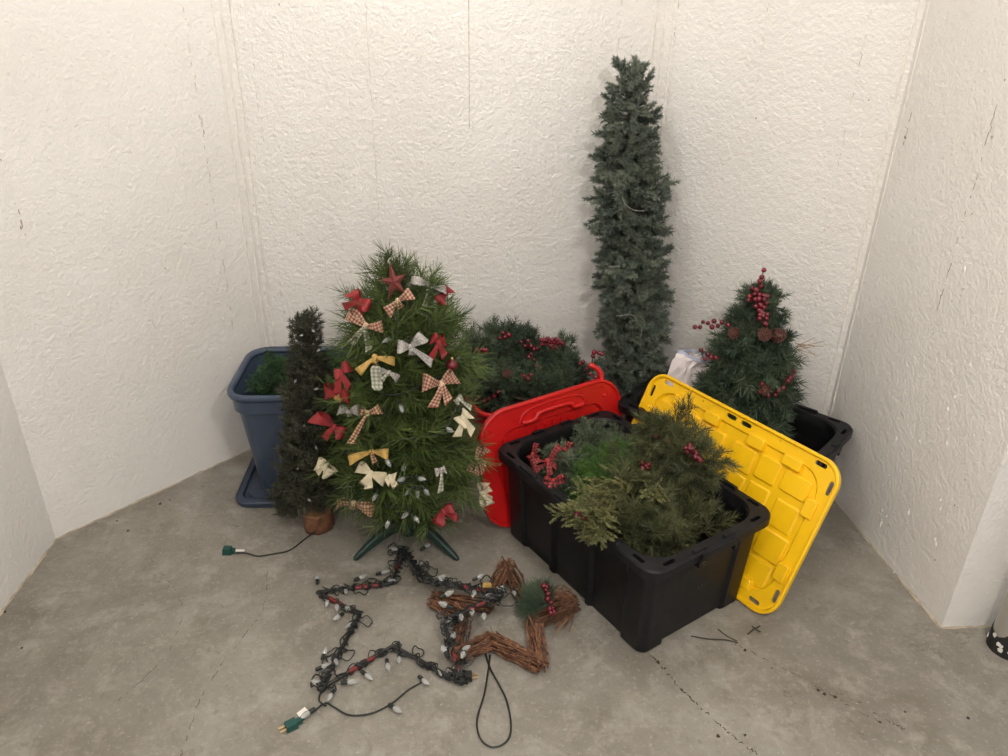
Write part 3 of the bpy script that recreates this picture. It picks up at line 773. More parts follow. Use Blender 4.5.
for (u0, u1, v0, v1) in ((0.0, 0.335, 0.352, 0.360), ):
    pass

# red lid leaning
RL, RW = 0.635, 0.462
RP = V((-0.046, 2.122, 0)); phi = R(34.0); be = R(11.0)
ra = V((math.cos(phi), math.sin(phi), 0)); rn = V((-ra.y, ra.x, 0)); rup = V((0, 0, math.cos(be))) + rn * math.sin(be)
rz = ra.cross(rup).normalized()
lid_r = thing('tote_lid', None, 'red plastic tote lid with molded handle, standing on edge against the red tote', 'lid', matrix=frame_matrix(RP + ra * RL / 2 + V((0, 0, 0.004)), ra, rup, rz))
def bulge(p, k):  # gently bowed long edges
    y = p.y; u = p.x / (RL / 2)
    p.y = y * (1 + k * (1 - u * u)) ; return p
def rlrr(inset, r, z):
    out = []
    for p in rr(RL - 2 * inset, RW - 2 * inset - 0.036, r, 0, 12):
        u = p.x / (RL / 2); p.y += math.copysign(0.018 * (1 - u * u), p.y)
        out.append(V((p.x, p.y + RW / 2, z)))
    return out
mb = MB()
mb.loft([rlrr(0.012, 0.10, -0.016), rlrr(0.004, 0.105, -0.016), rlrr(0.0, 0.107, -0.008), rlrr(0.0, 0.107, 0.004), rlrr(0.004, 0.105, 0.009), rlrr(0.009, 0.10, 0.009), rlrr(0.014, 0.097, 0.003), rlrr(0.085, 0.06, 0.003), rlrr(0.092, 0.058, -0.006), rlrr(0.100, 0.055, -0.006)], 0, False, True)
mb.loft([rlrr(0.012, 0.10, -0.016), rlrr(0.018, 0.095, -0.004), rlrr(0.100, 0.055, -0.012)], 0, False, False)
mb.f.append(tuple(reversed(range(len(mb.v) - 52, len(mb.v))))); mb.mi.append(0)
o = mb.build('lid_panel', M['red_plastic'], lid_r); smooth_by_angle(o.data, 40)
mb = MB(); y0 = RW - 0.064
mb.tube(catmull([V((-0.135, y0 - 0.012, 0.004)), V((-0.12, y0 - 0.016, 0.010)), V((-0.085, y0 - 0.012, 0.012)), V((-0.06, y0 + 0.006, 0.012)), V((0.06, y0 + 0.006, 0.012)), V((0.085, y0 - 0.012, 0.012)), V((0.12, y0 - 0.016, 0.010)), V((0.135, y0 - 0.012, 0.004))], 5), 0.0085, 8)
mb.build('molded_handle', M['red_plastic'], lid_r, True)
mb = MB(); mb.tube(catmull([V((-0.145, y0 - 0.018, 0.003)), V((-0.13, y0 + 0.014, 0.004)), V((-0.07, y0 + 0.030, 0.004)), V((0.07, y0 + 0.030, 0.004)), V((0.13, y0 + 0.014, 0.004)), V((0.145, y0 - 0.018, 0.003))], 5), 0.004, 6); mb.build('handle_surround', M['red_plastic'], lid_r, True)
for k in range(5):
    mb = MB(); mb.box((-0.075 + 0.036 * k, y0 - 0.052, 0.004), (0.008, 0.02, 0.006), taper=0.7); mb.build('molded_rib', M['red_plastic'], lid_r)
mb = MB(); mb.tube(catmull([V((0.225, RW - 0.040, -0.006)), V((0.235, RW - 0.002, -0.006)), V((0.228, RW + 0.022, -0.012)), V((0.210, RW + 0.040, -0.022)), V((0.200, RW + 0.046, -0.03))], 5), [0.011] * 6 + [0.0105] * 5 + [0.010] * 6 + [0.009] * 4, 8)
mb.build('latch_tab', M['red_plastic'], lid_r, True)
mb = MB(); mb.lathe([(0.007, 0.0), (0.006, 0.004), (0.002, 0.006)], 10, 0, (0.235, RW - 0.075, 0.003)); mb.build('molded_stud', M['red_plastic'], lid_r, True)

# ================================================================== TREES
# --- tall slim tree in the bay corner
rg = random.Random(101)
tb = V((0.575, 2.835, 0)); tt = V((0.418, 2.865, 1.49))
tall = thing('artificial_tree', tb, 'tall slim blue green artificial fir tree standing in the bay corner', 'artificial tree')
ax0, ax1 = V((0, 0, 0)), tt - tb
mb = MB(); mb.tube([ax0, ax1], [0.011, 0.007], 8); mb.build('trunk', M['stem'], tall)
mb = MB(); mb.lathe([(0.085, 0.0), (0.085, 0.008), (0.02, 0.016), (0.014, 0.07)], 20); mb.build('stand_base', M['stand'], tall, True)
grow_tree(tall, ax0, ax1, [(0.20, 0.115), (0.34, 0.125), (0.55, 0.135), (0.80, 0.128), (1.02, 0.130), (1.13, 0.118), (1.26, 0.108), (1.38, 0.085), (1.42, 0.068), (1.46, 0.062), (1.49, 0.050)], 300, FIR, 0.13, lambda t: 2 + 10 * t + (55 if t > 0.955 else 0), rg)
# white tie wires
for pts in (((622, 197), (626, 205), (634, 210), (644, 211)), ((616, 316), (632, 315), (638, 322), (640, 325)), ((640, 316), (645, 323), (642, 330), (641, 337)), ((606, 264), (612, 267), (620, 266))):
    w = [on_y(x, y, 2.835 - 0.135) - tb for x, y in pts]
    mb = MB(); mb.tube(catmull(w, 5), 0.0011, 5); mb.build('tie_wire', M['silver_cloth'], tall)

# --- decorated pine tree
rg = random.Random(202)
db = V((-0.322, 2.115, 0))
DPROF = [(0.125, 0.10), (0.18, 0.185), (0.27, 0.222), (0.38, 0.228), (0.52, 0.215), (0.66, 0.200), (0.78, 0.180), (0.86, 0.158), (0.92, 0.120), (0.97, 0.06), (1.00, 0.012)]
deco = thing('artificial_tree', db, 'bushy green artificial pine tree tied with ribbon bows on a dark green stand', 'artificial tree')
dtop = V((0.012, 0.015, 0.99))
mb = MB(); mb.tube([V((0, 0, 0.05)), dtop], [0.014, 0.008], 8); mb.build('trunk', M['stem'], deco)
grow_tree(deco, V((0, 0, 0)), dtop, DPROF, 230, PINE, 0.22, lambda t: 6 + 36 * t + (30 if t > 0.92 else 0), rg)
for k in range(2): place(PINE[k], 'branch', deco, V((0.0, 0.01, 0.90)), V((rg.uniform(-.12, .12) - 0.28, 0, 1)), 0, 0.60)
for ang in (214.5, 328.5, 92.0):
    a = R(ang); d = V((math.cos(a), math.sin(a), 0)); s = V((-d.y, d.x, 0)); loops = []
    for t, z, w, hh in ((0.0, 0.085, 0.030, 0.050), (0.25, 0.080, 0.028, 0.042), (0.5, 0.062, 0.025, 0.034), (0.75, 0.035, 0.021, 0.026), (0.93, 0.012, 0.017, 0.020), (1.0, 0.006, 0.010, 0.010)):
        c = d * (0.015 + 0.195 * t)
        loops.append([c + s * w / 2 + V((0, 0, max(0.001, z - hh / 2))), c + s * w / 2 + V((0, 0, z + hh * 0.3)), c + s * w * 0.3 + V((0, 0, z + hh / 2)), c - s * w * 0.3 + V((0, 0, z + hh / 2)), c - s * w / 2 + V((0, 0, z + hh * 0.3)), c - s * w / 2 + V((0, 0, max(0.001, z - hh / 2)))])
    mb = MB(); mb.loft(loops, 0, True, True); o = mb.build('stand_leg', M['stand'], deco); smooth_by_angle(o.data, 40)
mb = MB(); mb.lathe([(0.028, 0.03), (0.030, 0.05), (0.026, 0.12), (0.018, 0.14)], 16); mb.build('stand_socket', M['stand'], deco, True)

# --- skinny dark tree in a log base
rg = random.Random(303)
sb = on_z(319, 526); sb.z = 0
skin = thing('artificial_tree', sb, 'narrow dark olive artificial tree standing in a round log base', 'artificial tree')
loops = []; n = 28; bump = [1 + 0.05 * rg.uniform(-1, 1) for _ in range(n)]
mb = MB()
for z, s in ((0, 1.0), (0.02, 1.02), (0.05, 1.0), (0.072, 0.99)):
    loops.append([V((0.052 * bump[k] * s * math.cos(2 * PI * k / n), 0.052 * bump[k] * s * math.sin(2 * PI * k / n), z)) for k in range(n)])
mb.loft(loops, 0, True, False); mb.build('log_bark', M['bark'], skin, True)
mb = MB(); top = loops[-1]; mb.loft([[p for p in top], [V((p.x * 0.93, p.y * 0.93, 0.074)) for p in top]], 0, False, True); mb.build('log_cut_face', M['cutwood'], skin)
stop = V((0.028, 0.02, 0.79)); 
mb = MB(); mb.tube([V((0, 0, 0.06)), stop], [0.009, 0.005], 6); mb.build('trunk', M['stem'], skin)
grow_tree(skin, V((-0.012, 0, 0)), stop, [(0.110, 0.080), (0.17, 0.112), (0.25, 0.110), (0.36, 0.095), (0.48, 0.088), (0.60, 0.072), (0.68, 0.054), (0.76, 0.048), (0.80, 0.030)], 266, OLV, 0.085, lambda t: 5 + 15 * t + (40 if t > 0.93 else 0), rg)
for k in range(34):
    p = V((-0.055 + rg.uniform(-0.03, 0.03), -0.035 + rg.uniform(-0.03, 0.03), 0.17 + rg.uniform(-0.055, 0.05)))
    place(rg.choice(OLV), 'branch', skin, p, V((-0.8 + rg.uniform(-0.7, 0.7), -0.5 + rg.uniform(-0.7, 0.7), rg.uniform(-0.8, 0.4))), rg.uniform(-1, 1), 0.75)

# --- berry tree in the rear tote
rg = random.Random(404)
bb = V((0.862, 2.415, 0.014))
btree = thing('artificial_tree', bb, 'small artificial pine tree with red berries and pine cones, standing in the rear black tote', 'artificial tree')
bt = V((0.012, 0.02, 0.80))
mb = MB(); mb.tube([V((0, 0, 0)), bt], [0.012, 0.006], 6); mb.build('trunk', M['stem'], btree)
mb = MB(); mb.lathe([(0.07, 0.0), (0.075, 0.01), (0.06, 0.10), (0.055, 0.10)], 20); mb.build('pot', M['stand'], btree, True)
BPROF = [(0.24, 0.145), (0.34, 0.160), (0.46, 0.150), (0.58, 0.130), (0.68, 0.105), (0.76, 0.075), (0.81, 0.045), (0.83, 0.02)]
grow_tree(btree, V((0, 0, 0)), bt, BPROF, 210, WRE, 0.12, lambda t: 5 + 25 * t + (35 if t > 0.9 else 0), rg)

def cone_hit(px, py, root, axis_top, prof, extra=0.0):
    d = pray(px, py).normalized(); o = root.matrix_basis.translation
    best = None; best_gap = 9
    for k in range(900):
        s = 1.6 + k * 0.0022; p = CP + d * s - o
        if p.z < prof[0][0] - 0.05 or p.z > prof[-1][0] + 0.06: continue
        c = axis_top * (p.z / axis_top.z); r = V((p.x - c.x, p.y - c.y, 0)).length
        g = r - interp(prof, p.z) - extra
        if g <= 0: return p + o
        if g < best_gap: best_gap = g; best = p + o
    return best
bhit = lambda x, y: cone_hit(x, y, btree, bt, BPROF, 0.02)
berry_spray(btree, [on_y(x, y, 2.40) for x, y in ((764, 270), (762, 277), (760, 281), (761, 286), (757, 290))], rg)
for (cx, cy, nn, sx, sy) in ((757, 296, 17, 10, 9), (762, 318, 9, 4, 9), (758, 309, 5, 8, 4)):
    berry_cloud(btree, (cx, cy), lambda x, y: bhit(x, y) + V((0, -0.012, 0.0)), nn, sx, sy, rg)
berry_spray(btree, [on_y(x, y, 2.36) for x, y in ((728, 325), (722, 322), (718, 326), (714, 321), (712, 327), (708, 323), (703, 322), (700, 327), (695, 327))], rg)
berry_spray(btree, [on_y(x, y, 2.34) for x, y in ((716, 358), (711, 357), (708, 354), (705, 359), (701, 350))], rg)
berry_spray(btree, [bhit(x, y) for x, y in ((790, 378), (794, 371), (793, 376), (788, 381), (783, 388), (778, 391), (775, 395))], rg)
berry_spray(btree, [bhit(x, y) for x, y in ((762, 384), (766, 390), (768, 396), (760, 392))], rg)
def pine_cone(parent, wloc, up, size, rg):
    inv = parent.matrix_basis.inverted(); mb = MB()
    mb.lathe([(0.12, -0.5), (0.30, -0.35), (0.34, 0.0), (0.25, 0.3), (0.05, 0.5)], 8)
    for row in range(7):
        z = -0.42 + row * 0.14; r = [0.30, 0.44, 0.50, 0.48, 0.42, 0.32, 0.20][row]
        for k in range(8):
            a = 2 * PI * (k + 0.5 * (row % 2)) / 8; d = V((math.cos(a), math.sin(a), 0)); s = V((-d.y, d.x, 0))
            mb.add([d * r * 0.4 + V((0, 0, z - .06)), d * r + s * 0.12 + V((0, 0, z + 0.05)), d * r * 1.1 + V((0, 0, z + 0.12)), d * r - s * 0.12 + V((0, 0, z + 0.05)), d * r * 0.7 + V((0, 0, z + 0.1))], [(0, 1, 2), (0, 2, 3), (1, 4, 2), (2, 4, 3), (0, 4, 1), (0, 3, 4)])
    o = mb.build('pine_cone', M['cone'], parent)
    o.matrix_basis = Matrix.LocRotScale(inv @ wloc, V(up).normalized().to_track_quat('Z', 'Y'), V((size,) * 3))
pine_cone(btree, bhit(776, 333) + V((0, -0.02, 0)), (0.6, -0.6, 0.3), 0.050, rg)
pine_cone(btree, bhit(763, 332) + V((0, -0.02, 0)), (-0.4, -0.7, 0.2), 0.044, rg)
pine_cone(btree, bhit(733, 332) + V((0, -0.01, 0)), (-0.7, -0.5, 0.2), 0.04, rg)
pine_cone(btree, bhit(764, 388) + V((0, -0.01, 0)), (-0.2, -0.8, -0.3), 0.04, rg)
mb = MB(); 
for k in range(9):
    p = on_y(796 + rg.uniform(-2, 2), 348 + rg.uniform(-8, 4), 2.45); q = on_y(815 + rg.uniform(-8, 10), 345 + rg.uniform(-10, 16), 2.46)
    mb.tube([p - bb, q - bb], 0.0012, 4)
mb.build('dry_sprig', M['straw'], btree)

# ================================================================== WREATH IN RED TOTE
rg = random.Random(505)
wc = V((0.075, 2.65, 0.33))
wreath = thing('wreath', wc, 'deep green artificial wreath with red berry sprays, resting in the red tote', 'wreath')
ring = [V((0.175 * math.cos(a), 0.110 * math.sin(a), 0.055 + 0.05 * math.sin(a) - 0.035 * math.cos(a))) for a in [2 * PI * k / 24 for k in range(25)]]
mb = MB(); mb.tube(ring[:-1], 0.006, 6, closed=True); mb.build('wire_ring', M['stem'], wreath)
grow_garland(wreath, ring, 210, WRE, 0.12, 0.115, rg, V((0, 0, 0.35)), 0.6)
for k in range(46): place(rg.choice(WRE), 'branch', wreath, V((rg.uniform(-0.13, 0.13), rg.uniform(-0.07, 0.07), 0.03)), V((rg.uniform(-0.8, 0.8), rg.uniform(-0.8, 0.4), 0.6)), rg.uniform(-3, 3), rg.uniform(0.7, 0.95))
ygar = 2.545
wdep = lambda x, y: on_y(x, y, 2.60)
for lst in (((500, 338), (503, 333), (505, 337), (509, 335)), ((521, 342), (525, 346), (528, 341), (531, 346), (534, 349)), ((529, 357), (534, 360), (531, 354), (537, 366), (540, 368)), ((524, 376), (528, 379), (531, 375)), ((580, 364), (583, 362), (587, 369), (592, 364), (593, 356), (590, 374), (596, 377)), ((594, 352), (599, 353), (602, 354)), ((494, 396), (498, 392), (500, 391), (503, 390)), ((478, 398), (484, 401), (489, 399))):
    berry_spray(wreath, [on_y(x, y, 2.50 if y > 370 else (2.58 if y > 350 else 2.66)) for x, y in lst], rg)
berry_cloud(wreath, (550, 344), lambda x, y: on_y(x, y, 2.68), 26, 13, 6, rg)
berry_cloud(wreath, (480, 352), lambda x, y: on_y(x, y, 2.60), 8, 7, 3, rg)
pine_cone(wreath, on_y(507, 374, 2.48), (0, -1, 0.3), 0.035, rg)

# ================================================================== GARLANDS IN THE TOTES
def tote_pt(c, a, x, y, z): return V((c.x + x * math.cos(a) - y * math.sin(a), c.y + x * math.sin(a) + y * math.cos(a), z))
# blue tote
rg = random.Random(606)
gb = thing('garland', TB_C + V((0, 0, 0.315)), 'emerald green garland coiled inside the blue tote', 'garland', rz=TB_A)
path = catmull([V((-0.13, -0.08, 0.0)), V((0.10, -0.09, 0.03)), V((0.13, 0.04, 0.04)), V((-0.10, 0.08, 0.05)), V((-0.13, -0.05, 0.10)), V((0.05, -0.10, 0.12)), V((0.12, 0.0, 0.13)), V((-0.02, 0.09, 0.13)), V((-0.13, 0.02, 0.13)), V((-0.05, -0.05, 0.14)), V((0.08, 0.03, 0.14))], 6)
mb = MB(); mb.tube(path, 0.004, 5); mb.build('wire_core', M['stem'], gb)
grow_garland(gb, path, 190, BGA, 0.07, 0.062, rg, V((0, 0, 0.35)), 0.5)

# front tote, local frame of the tote (x towards the camera end)
def in_tote(name, label, pts, N, meshes, mlen, length, seed, bias, tang, jitter=0.015):
    r_ = random.Random(seed)
    o = thing(name, TF_C + V((0, 0, 0.20)), label, 'garland', rz=TF_A)
    path = catmull([V(p) - V((0, 0, 0.20)) for p in pts], 6)
    mb = MB(); mb.tube(path, 0.004, 5); mb.build('wire_core', M['stem'], o)
    grow_garland(o, path, N, meshes, mlen, length, r_, bias, tang, jitter=jitter)
    return o
g_frost = in_tote('garland', 'dark frosted fir garland with red checked ribbon at the far end of the front tote',
    [(-0.24, -0.11, 0.24), (-0.12, -0.10, 0.26), (-0.24, -0.02, 0.27), (-0.25, 0.10, 0.27), (-0.12, 0.11, 0.29), (-0.22, -0.10, 0.315), (-0.10, -0.08, 0.335), (-0.17, 0.02, 0.345), (-0.25, 0.05, 0.33), (-0.17, 0.12, 0.335), (-0.07, 0.06, 0.35), (-0.03, -0.05, 0.34), (-0.19, -0.05, 0.34)],
    200, FRO, 0.10, 0.072, 707, V((0, 0, 0.65)), 0.7)
g_bright = in_tote('garland', 'grass green tinsel garland in the middle of the front tote',
    [(-0.08, -0.14, 0.26), (0.04, -0.13, 0.29), (-0.04, -0.02, 0.33), (-0.07, 0.10, 0.34), (0.02, 0.12, 0.35), (0.00, 0.02, 0.365), (-0.05, -0.09, 0.355), (0.0, -0.14, 0.345), (0.05, -0.15, 0.345), (-0.02, -0.06, 0.38), (-0.05, 0.06, 0.38), (0.02, -0.12, 0.375), (-0.07, -0.10, 0.37), (-0.09, 0.03, 0.375)],
    215, BRI, 0.07, 0.058, 717, V((0, 0, 0.6)), 0.5)
g_dark = in_tote('garland', 'long needled dark pine garland piled up to the rim of the front tote',
    [(0.12, -0.08, 0.24), (0.22, -0.08, 0.24), (0.23, 0.06, 0.25), (0.14, 0.10, 0.28), (0.10, -0.05, 0.30), (0.22, -0.08, 0.30), (0.16, -0.10, 0.33), (0.06, 0.02, 0.37), (0.03, 0.10, 0.42), (0.00, 0.155, 0.45), (0.06, 0.155, 0.46), (0.10, 0.10, 0.42), (0.14, 0.14, 0.42), (0.165, 0.17, 0.41)],
    200, DPI, 0.16, 0.108, 727, V((0, 0, 0.5)), 0.6)
# cedar fronds that spill over the rim
rg = random.Random(808)
g_ced = thing('cedar_bough', TF_C + V((0, 0, 0.36)), 'yellow olive cedar bough drooping over the rim of the front tote', 'bough', rz=TF_A)
core = catmull([V((0.12, 0.06, 0.055)), V((0.12, -0.02, 0.055)), V((0.125, -0.12, 0.05)), V((0.14, -0.20, 0.042)), V((0.150, -0.250, 0.032))], 6)
mb = MB(); mb.tube(core, [0.004 - 0.0001 * i for i in range(len(core))], 5); mb.build('woody_stem', M['stem'], g_ced)
for i in range(40):
    t = rg.random() ** 0.6; k = min(int(t * (len(core) - 1)), len(core) - 2); p = core[k]; tg = (core[k + 1] - core[k]).normalized()
    d = tg * 0.9 + V((rg.uniform(-1.1, 1.1), rg.uniform(-0.5, 0.2), rg.uniform(-0.15, 0.5)))
    place(rg.choice(CED), 'frond', g_ced, p, d, rg.uniform(-0.8, 0.8), rg.uniform(0.6, 0.95))
for i in range(16):
    place(rg.choice(CED), 'frond', g_ced, core[-1 - i % 5] + V((rg.uniform(-0.03, 0.03), 0, 0.01)), V((rg.uniform(-0.8, 0.5), -0.8, rg.uniform(-0.35, 0.15))), rg.uniform(-0.8, 0.8), rg.uniform(0.45, 0.7))
def berries_at(parent, px, z, nn, s, seed):
    r_ = random.Random(seed)
    berry_spray(parent, [on_z(px[0] + r_.uniform(-s, s), px[1] + r_.uniform(-s * .7, s * .7), z) for _ in range(nn)], r_)
berries_at(g_dark, (646, 466), 0.42, 5, 5, 1); berries_at(g_dark, (694, 456), 0.50, 6, 7, 2); berries_at(g_frost, (619, 444), 0.37, 5, 5, 3); berries_at(g_ced, (580, 516), 0.42, 4, 4, 4); berries_at(g_dark, (664, 437), 0.50, 5, 8, 5); berries_at(g_dark, (690, 447), 0.52, 4, 4, 6)

# ================================================================== PLASTIC BAG
rg = random.Random(909)
bagc = on_z(694, 387, 0.36)
bag = thing('plastic_bag', bagc, 'crumpled white translucent plastic bag sticking out of the rear black tote', 'plastic bag')
mb = MB(); loops = []; n = 30
for k, (z, r_) in enumerate(((-0.14, 0.02), (-0.13, 0.06), (-0.07, 0.085), (0.0, 0.088), (0.05, 0.080), (0.09, 0.068), (0.115, 0.062), (0.125, 0.060))):
    loops.append([V(((r_ * 1.05 + 0.014 * math.sin(5 * a + k * 0.8) + rg.uniform(-0.009, 0.009)) * math.cos(a) * 1.15, (r_ * 0.62 + 0.008 * math.sin(4 * a + k) + rg.uniform(-0.005, 0.005)) * math.sin(a), z + (0.008 * math.sin(3 * a) if 0 < k < 7 else 0) - 0.25 * r_ * math.cos(a) * (1 if k > 4 else 0))) for a in [2 * PI * i / n for i in range(n)]])
mb.loft(loops, 0, True, False); o = mb.build('bag_film', M['bag'], bag)
mb = MB(); top = loops[-1]
mb.loft([[p for p in top], [p * 1.0 + V((0, 0, 0.014)) for p in top]], 0); mb.build('zip_strip', M['zip'], bag, True)

# ================================================================== BOWS AND ORNAMENTS ON THE PINE TREE
def bow(name, label, wp, nrm, size, m, m2=None, rot=0.0, loops=(1, 1), tails=(1.3, 1.1), seed=0, cat='bow', width=0.62, group=None, up_tilt=0.0):
    """ribbon bow, x across, y up, z out of the tree"""
    rg = random.Random(seed + 5); z = V(nrm).normalized(); x = V((0, 0, 1)).cross(z).normalized(); y = z.cross(x)
    q = Quaternion(z, rot); x = q @ x; y = q @ y
    t = thing(name, None, label, cat, group, matrix=frame_matrix(wp, x, y, z))
    m2 = m2 or m; w = size * width
    for i, s in enumerate((-1, 1)):
        if not loops[i]: continue
        L_, R_ = [], []; el = R(rg.uniform(-35, 38)); size_ = size * 1.12; ln = size_ * loops[i] * rg.uniform(0.85, 1.15)
        for k in range(13):
            u = k / 12; rad = ln * math.sin(PI * u); dep = 0.42 * ln * math.sin(2 * PI * u) * (-1) + 0.25 * ln * math.sin(PI * u)
            ww = w * (0.30 + 0.85 * math.sin(PI * u)) * (1 + 0.15 * math.sin(9 * u + seed)); cx = s * rad * math.cos(el); cy = rad * math.sin(el) - 0.1 * ln * math.sin(PI * u) ** 2
            tw = 0.35 * math.sin(2 * PI * u + seed)
            L_.append(V((cx - s * ww / 2 * math.sin(el), cy + ww / 2, dep + tw * ww))); R_.append(V((cx + s * ww / 2 * math.sin(el), cy - ww / 2, dep - tw * ww)))
        mb = MB(); mb.strip(L_, R_); mb.build('loop', m, t, True)
    for i, s in enumerate((-1, 1)):
        if not tails[i]: continue
        L_, R_ = [], []; an = R(rg.uniform(12, 34)) * s; ln = size * tails[i]
        d = V((math.sin(an), -math.cos(an), 0)); sd = V((math.cos(an), math.sin(an), 0))
        for k in range(9):
            u = k / 8; c = d * ln * u + V((0, 0, 0.006 + 0.10 * size * math.sin(5 * u + i) - 0.10 * size * u)); ww = w * (0.32 + 0.55 * u)
            L_.append(c - sd * ww / 2 + V((0, 0, 0.12 * ww * math.sin(4 * u)))); R_.append(c + sd * ww / 2 - d * (ww * 0.5 if k == 8 else 0) - V((0, 0, 0.12 * ww * math.sin(4 * u))))
        mb = MB(); mb.strip(L_, R_); mb.build('tail', m2, t, True)
    mb = MB(); k_ = size * 0.20
    loopsk = []
    for j in range(7):
        a = PI * j / 6; r_ = max(math.sin(a), 0.12) * k_
        loopsk.append([V((r_ * math.cos(b), -math.cos(a) * k_ * 1.1, 0.004 + 0.7 * r_ * math.sin(b))) for b in [2 * PI * i / 8 for i in range(8)]])
    mb.loft(loopsk, 0, True, True); mb.build('knot', m, t, True)
    return t
dhit = lambda x, y, e=0.02: cone_hit(x, y, deco, dtop, DPROF, e)
def dnrm(p):
    c = db + dtop * (p.z / dtop.z); v = V((p.x - c.x, p.y - c.y, 0)); v = v.normalized() if v.length > 1e-4 else V((0, -1, 0))
    cv = (CP - p).normalized()
    return v * 0.6 + cv * 0.6 + V((0, 0, 0.1))
def tree_bow(x, y, label, size, m, m2=None, rot=0, loops=(1, 1), tails=(1.3, 1.1), width=0.62, name='ribbon_bow', e=0.02):
    p = dhit(x, y, e)
    return bow(name, label, p, dnrm(p), size * 1.2, M[m], M[m2] if m2 else None, R(rot), loops, tails, int(x * 7 + y), 'bow', width, 'ribbon bows on the pine tree')
BOWS = [
 (361, 301, 'dark red bow with tails swung left, near the treetop beside the red star', 0.034, 'red_cloth', None, -32, (0.9, 0.7), (1.6, 1.3), 0.75),
 (398, 301, 'cream and red striped bow directly under the red cloth star', 0.036, 'peach_check', None, 8, (1, 1), (0.5, 0.6), 0.6),
 (427, 285, 'silver grey gauzy bow near the treetop with one long thin tail', 0.040, 'silver_cloth', 'grey_check', 8, (1.0, 1.0), (1.5, 0.5), 0.42),
 (443, 293, 'small red bow tucked beside the silver grey gauzy bow', 0.024, 'red_cloth', None, 10, (1, 0.8), (0.4, 0.6), 0.9),
 (366, 326, 'cream and red checked bow with two grey plaid tails', 0.042, 'peach_check', 'grey_check', -8, (1.0, 0.9), (1.5, 1.5), 0.55),
 (411, 347, 'silver glitter bow with a tail down to the right, mid tree', 0.040, 'silver_cloth', None, 20, (0.8, 1.0), (0.6, 1.7), 0.6),
 (438, 342, 'long narrow red bow on the side facing the red tote', 0.034, 'red_cloth', None, -14, (0.5, 0.5), (1.5, 1.3), 0.7),
 (375, 357, 'thin gold bow with spread loops above the grey plaid tag', 0.038, 'gold_cloth', None, 6, (1.15, 1.0), (0.5, 0.4), 0.38),
 (342, 371, 'red bow with a red tail hanging over the narrow dark tree', 0.032, 'red_cloth', None, 12, (0.6, 0.8), (1.9, 1.6), 0.85),
 (339, 395, 'wide red bow with a gold edge hanging below another red bow', 0.034, 'red_cloth', 'gold_cloth', 24, (0.9, 0.9), (0.5, 0.5), 0.95),
 (441, 384, 'big peach striped bow with cream loops on the side facing the red tote', 0.046, 'peach_check', None, 6, (1.0, 0.9), (1.4, 1.2), 0.68),
 (335, 427, 'red bow with crossed loops under a silver glitter knot', 0.042, 'red_cloth', None, -16, (1.1, 0.8), (1.2, 0.4), 0.62),
 (349, 412, 'small silver glitter bow on top of the crossed red bow', 0.026, 'silver_cloth', None, 0, (1.0, 1.0), (0.4, 0.4), 0.8),
 (368, 413, 'brown checked bow with one long hanging tail above the gold bow', 0.036, 'brown_check', None, -6, (0.5, 1.0), (2.6, 0.0), 0.55),
 (372, 452, 'twisted gold bow under the long brown checked tail', 0.040, 'gold_cloth', 'brown_check', -4, (1.2, 0.9), (0.3, 0.8), 0.46),
 (328, 464, 'cream white bow with a red edge beside the log base tree', 0.034, 'cream_cloth', None, -18, (0.8, 0.9), (1.5, 1.2), 0.8),
 (371, 473, 'cream white bow with two thick drooping loops low on the tree', 0.038, 'cream_cloth', None, -20, (0.8, 1.0), (1.1, 1.2), 0.7),
 (390, 476, 'narrow cream bow end beside the thick drooping cream loops', 0.028, 'cream_cloth', None, 10, (0.6, 0.4), (0.0, 1.2), 0.8),
 (462, 417, 'plain cream bow with two broad pointed tails', 0.034, 'cream_cloth', None, 4, (0.5, 0.5), (1.6, 1.7), 0.85),
 (476, 459, 'red checked bow curled at the branch end above a cream bow', 0.040, 'brown_check', None, 30, (1.1, 0.9), (1.2, 1.0), 0.5),
 (441, 470, 'grey glitter bow with one curled tail low on the tree', 0.036, 'silver_cloth', 'grey_check', 10, (0.5, 0.3), (1.7, 0.0), 0.5),
 (481, 493, 'pale cream bow with a pointed tail at the lowest branch end', 0.036, 'cream_cloth', None, 60, (0.8, 0.7), (1.3, 1.1), 0.62),
 (354, 503, 'rope like brown checked bow on the lowest branch beside the log base', 0.042, 'brown_check', None, -26, (0.8, 1.3), (0.6, 0.5), 0.5),
 (443, 511, 'dark red bow hanging from the lowest branches above the stand', 0.036, 'red_cloth', None, 26, (0.8, 0.7), (0.5, 1.4), 0.7),
 (458, 399, 'thin grey plaid bow between the peach bow and the plain cream bow', 0.026, 'grey_check', None, 20, (0.4, 0.4), (0.4, 1.8), 0.6),
 (389, 372, 'small silver plaid bow next to the hanging grey plaid tag', 0.024, 'silver_cloth', 'grey_check', -10, (0.7, 1.0), (1.2, 0.4), 0.6),
]
for b in BOWS: tree_bow(b[0], b[1], b[2], b[3], b[4], b[5], b[6], b[7], b[8], b[9])
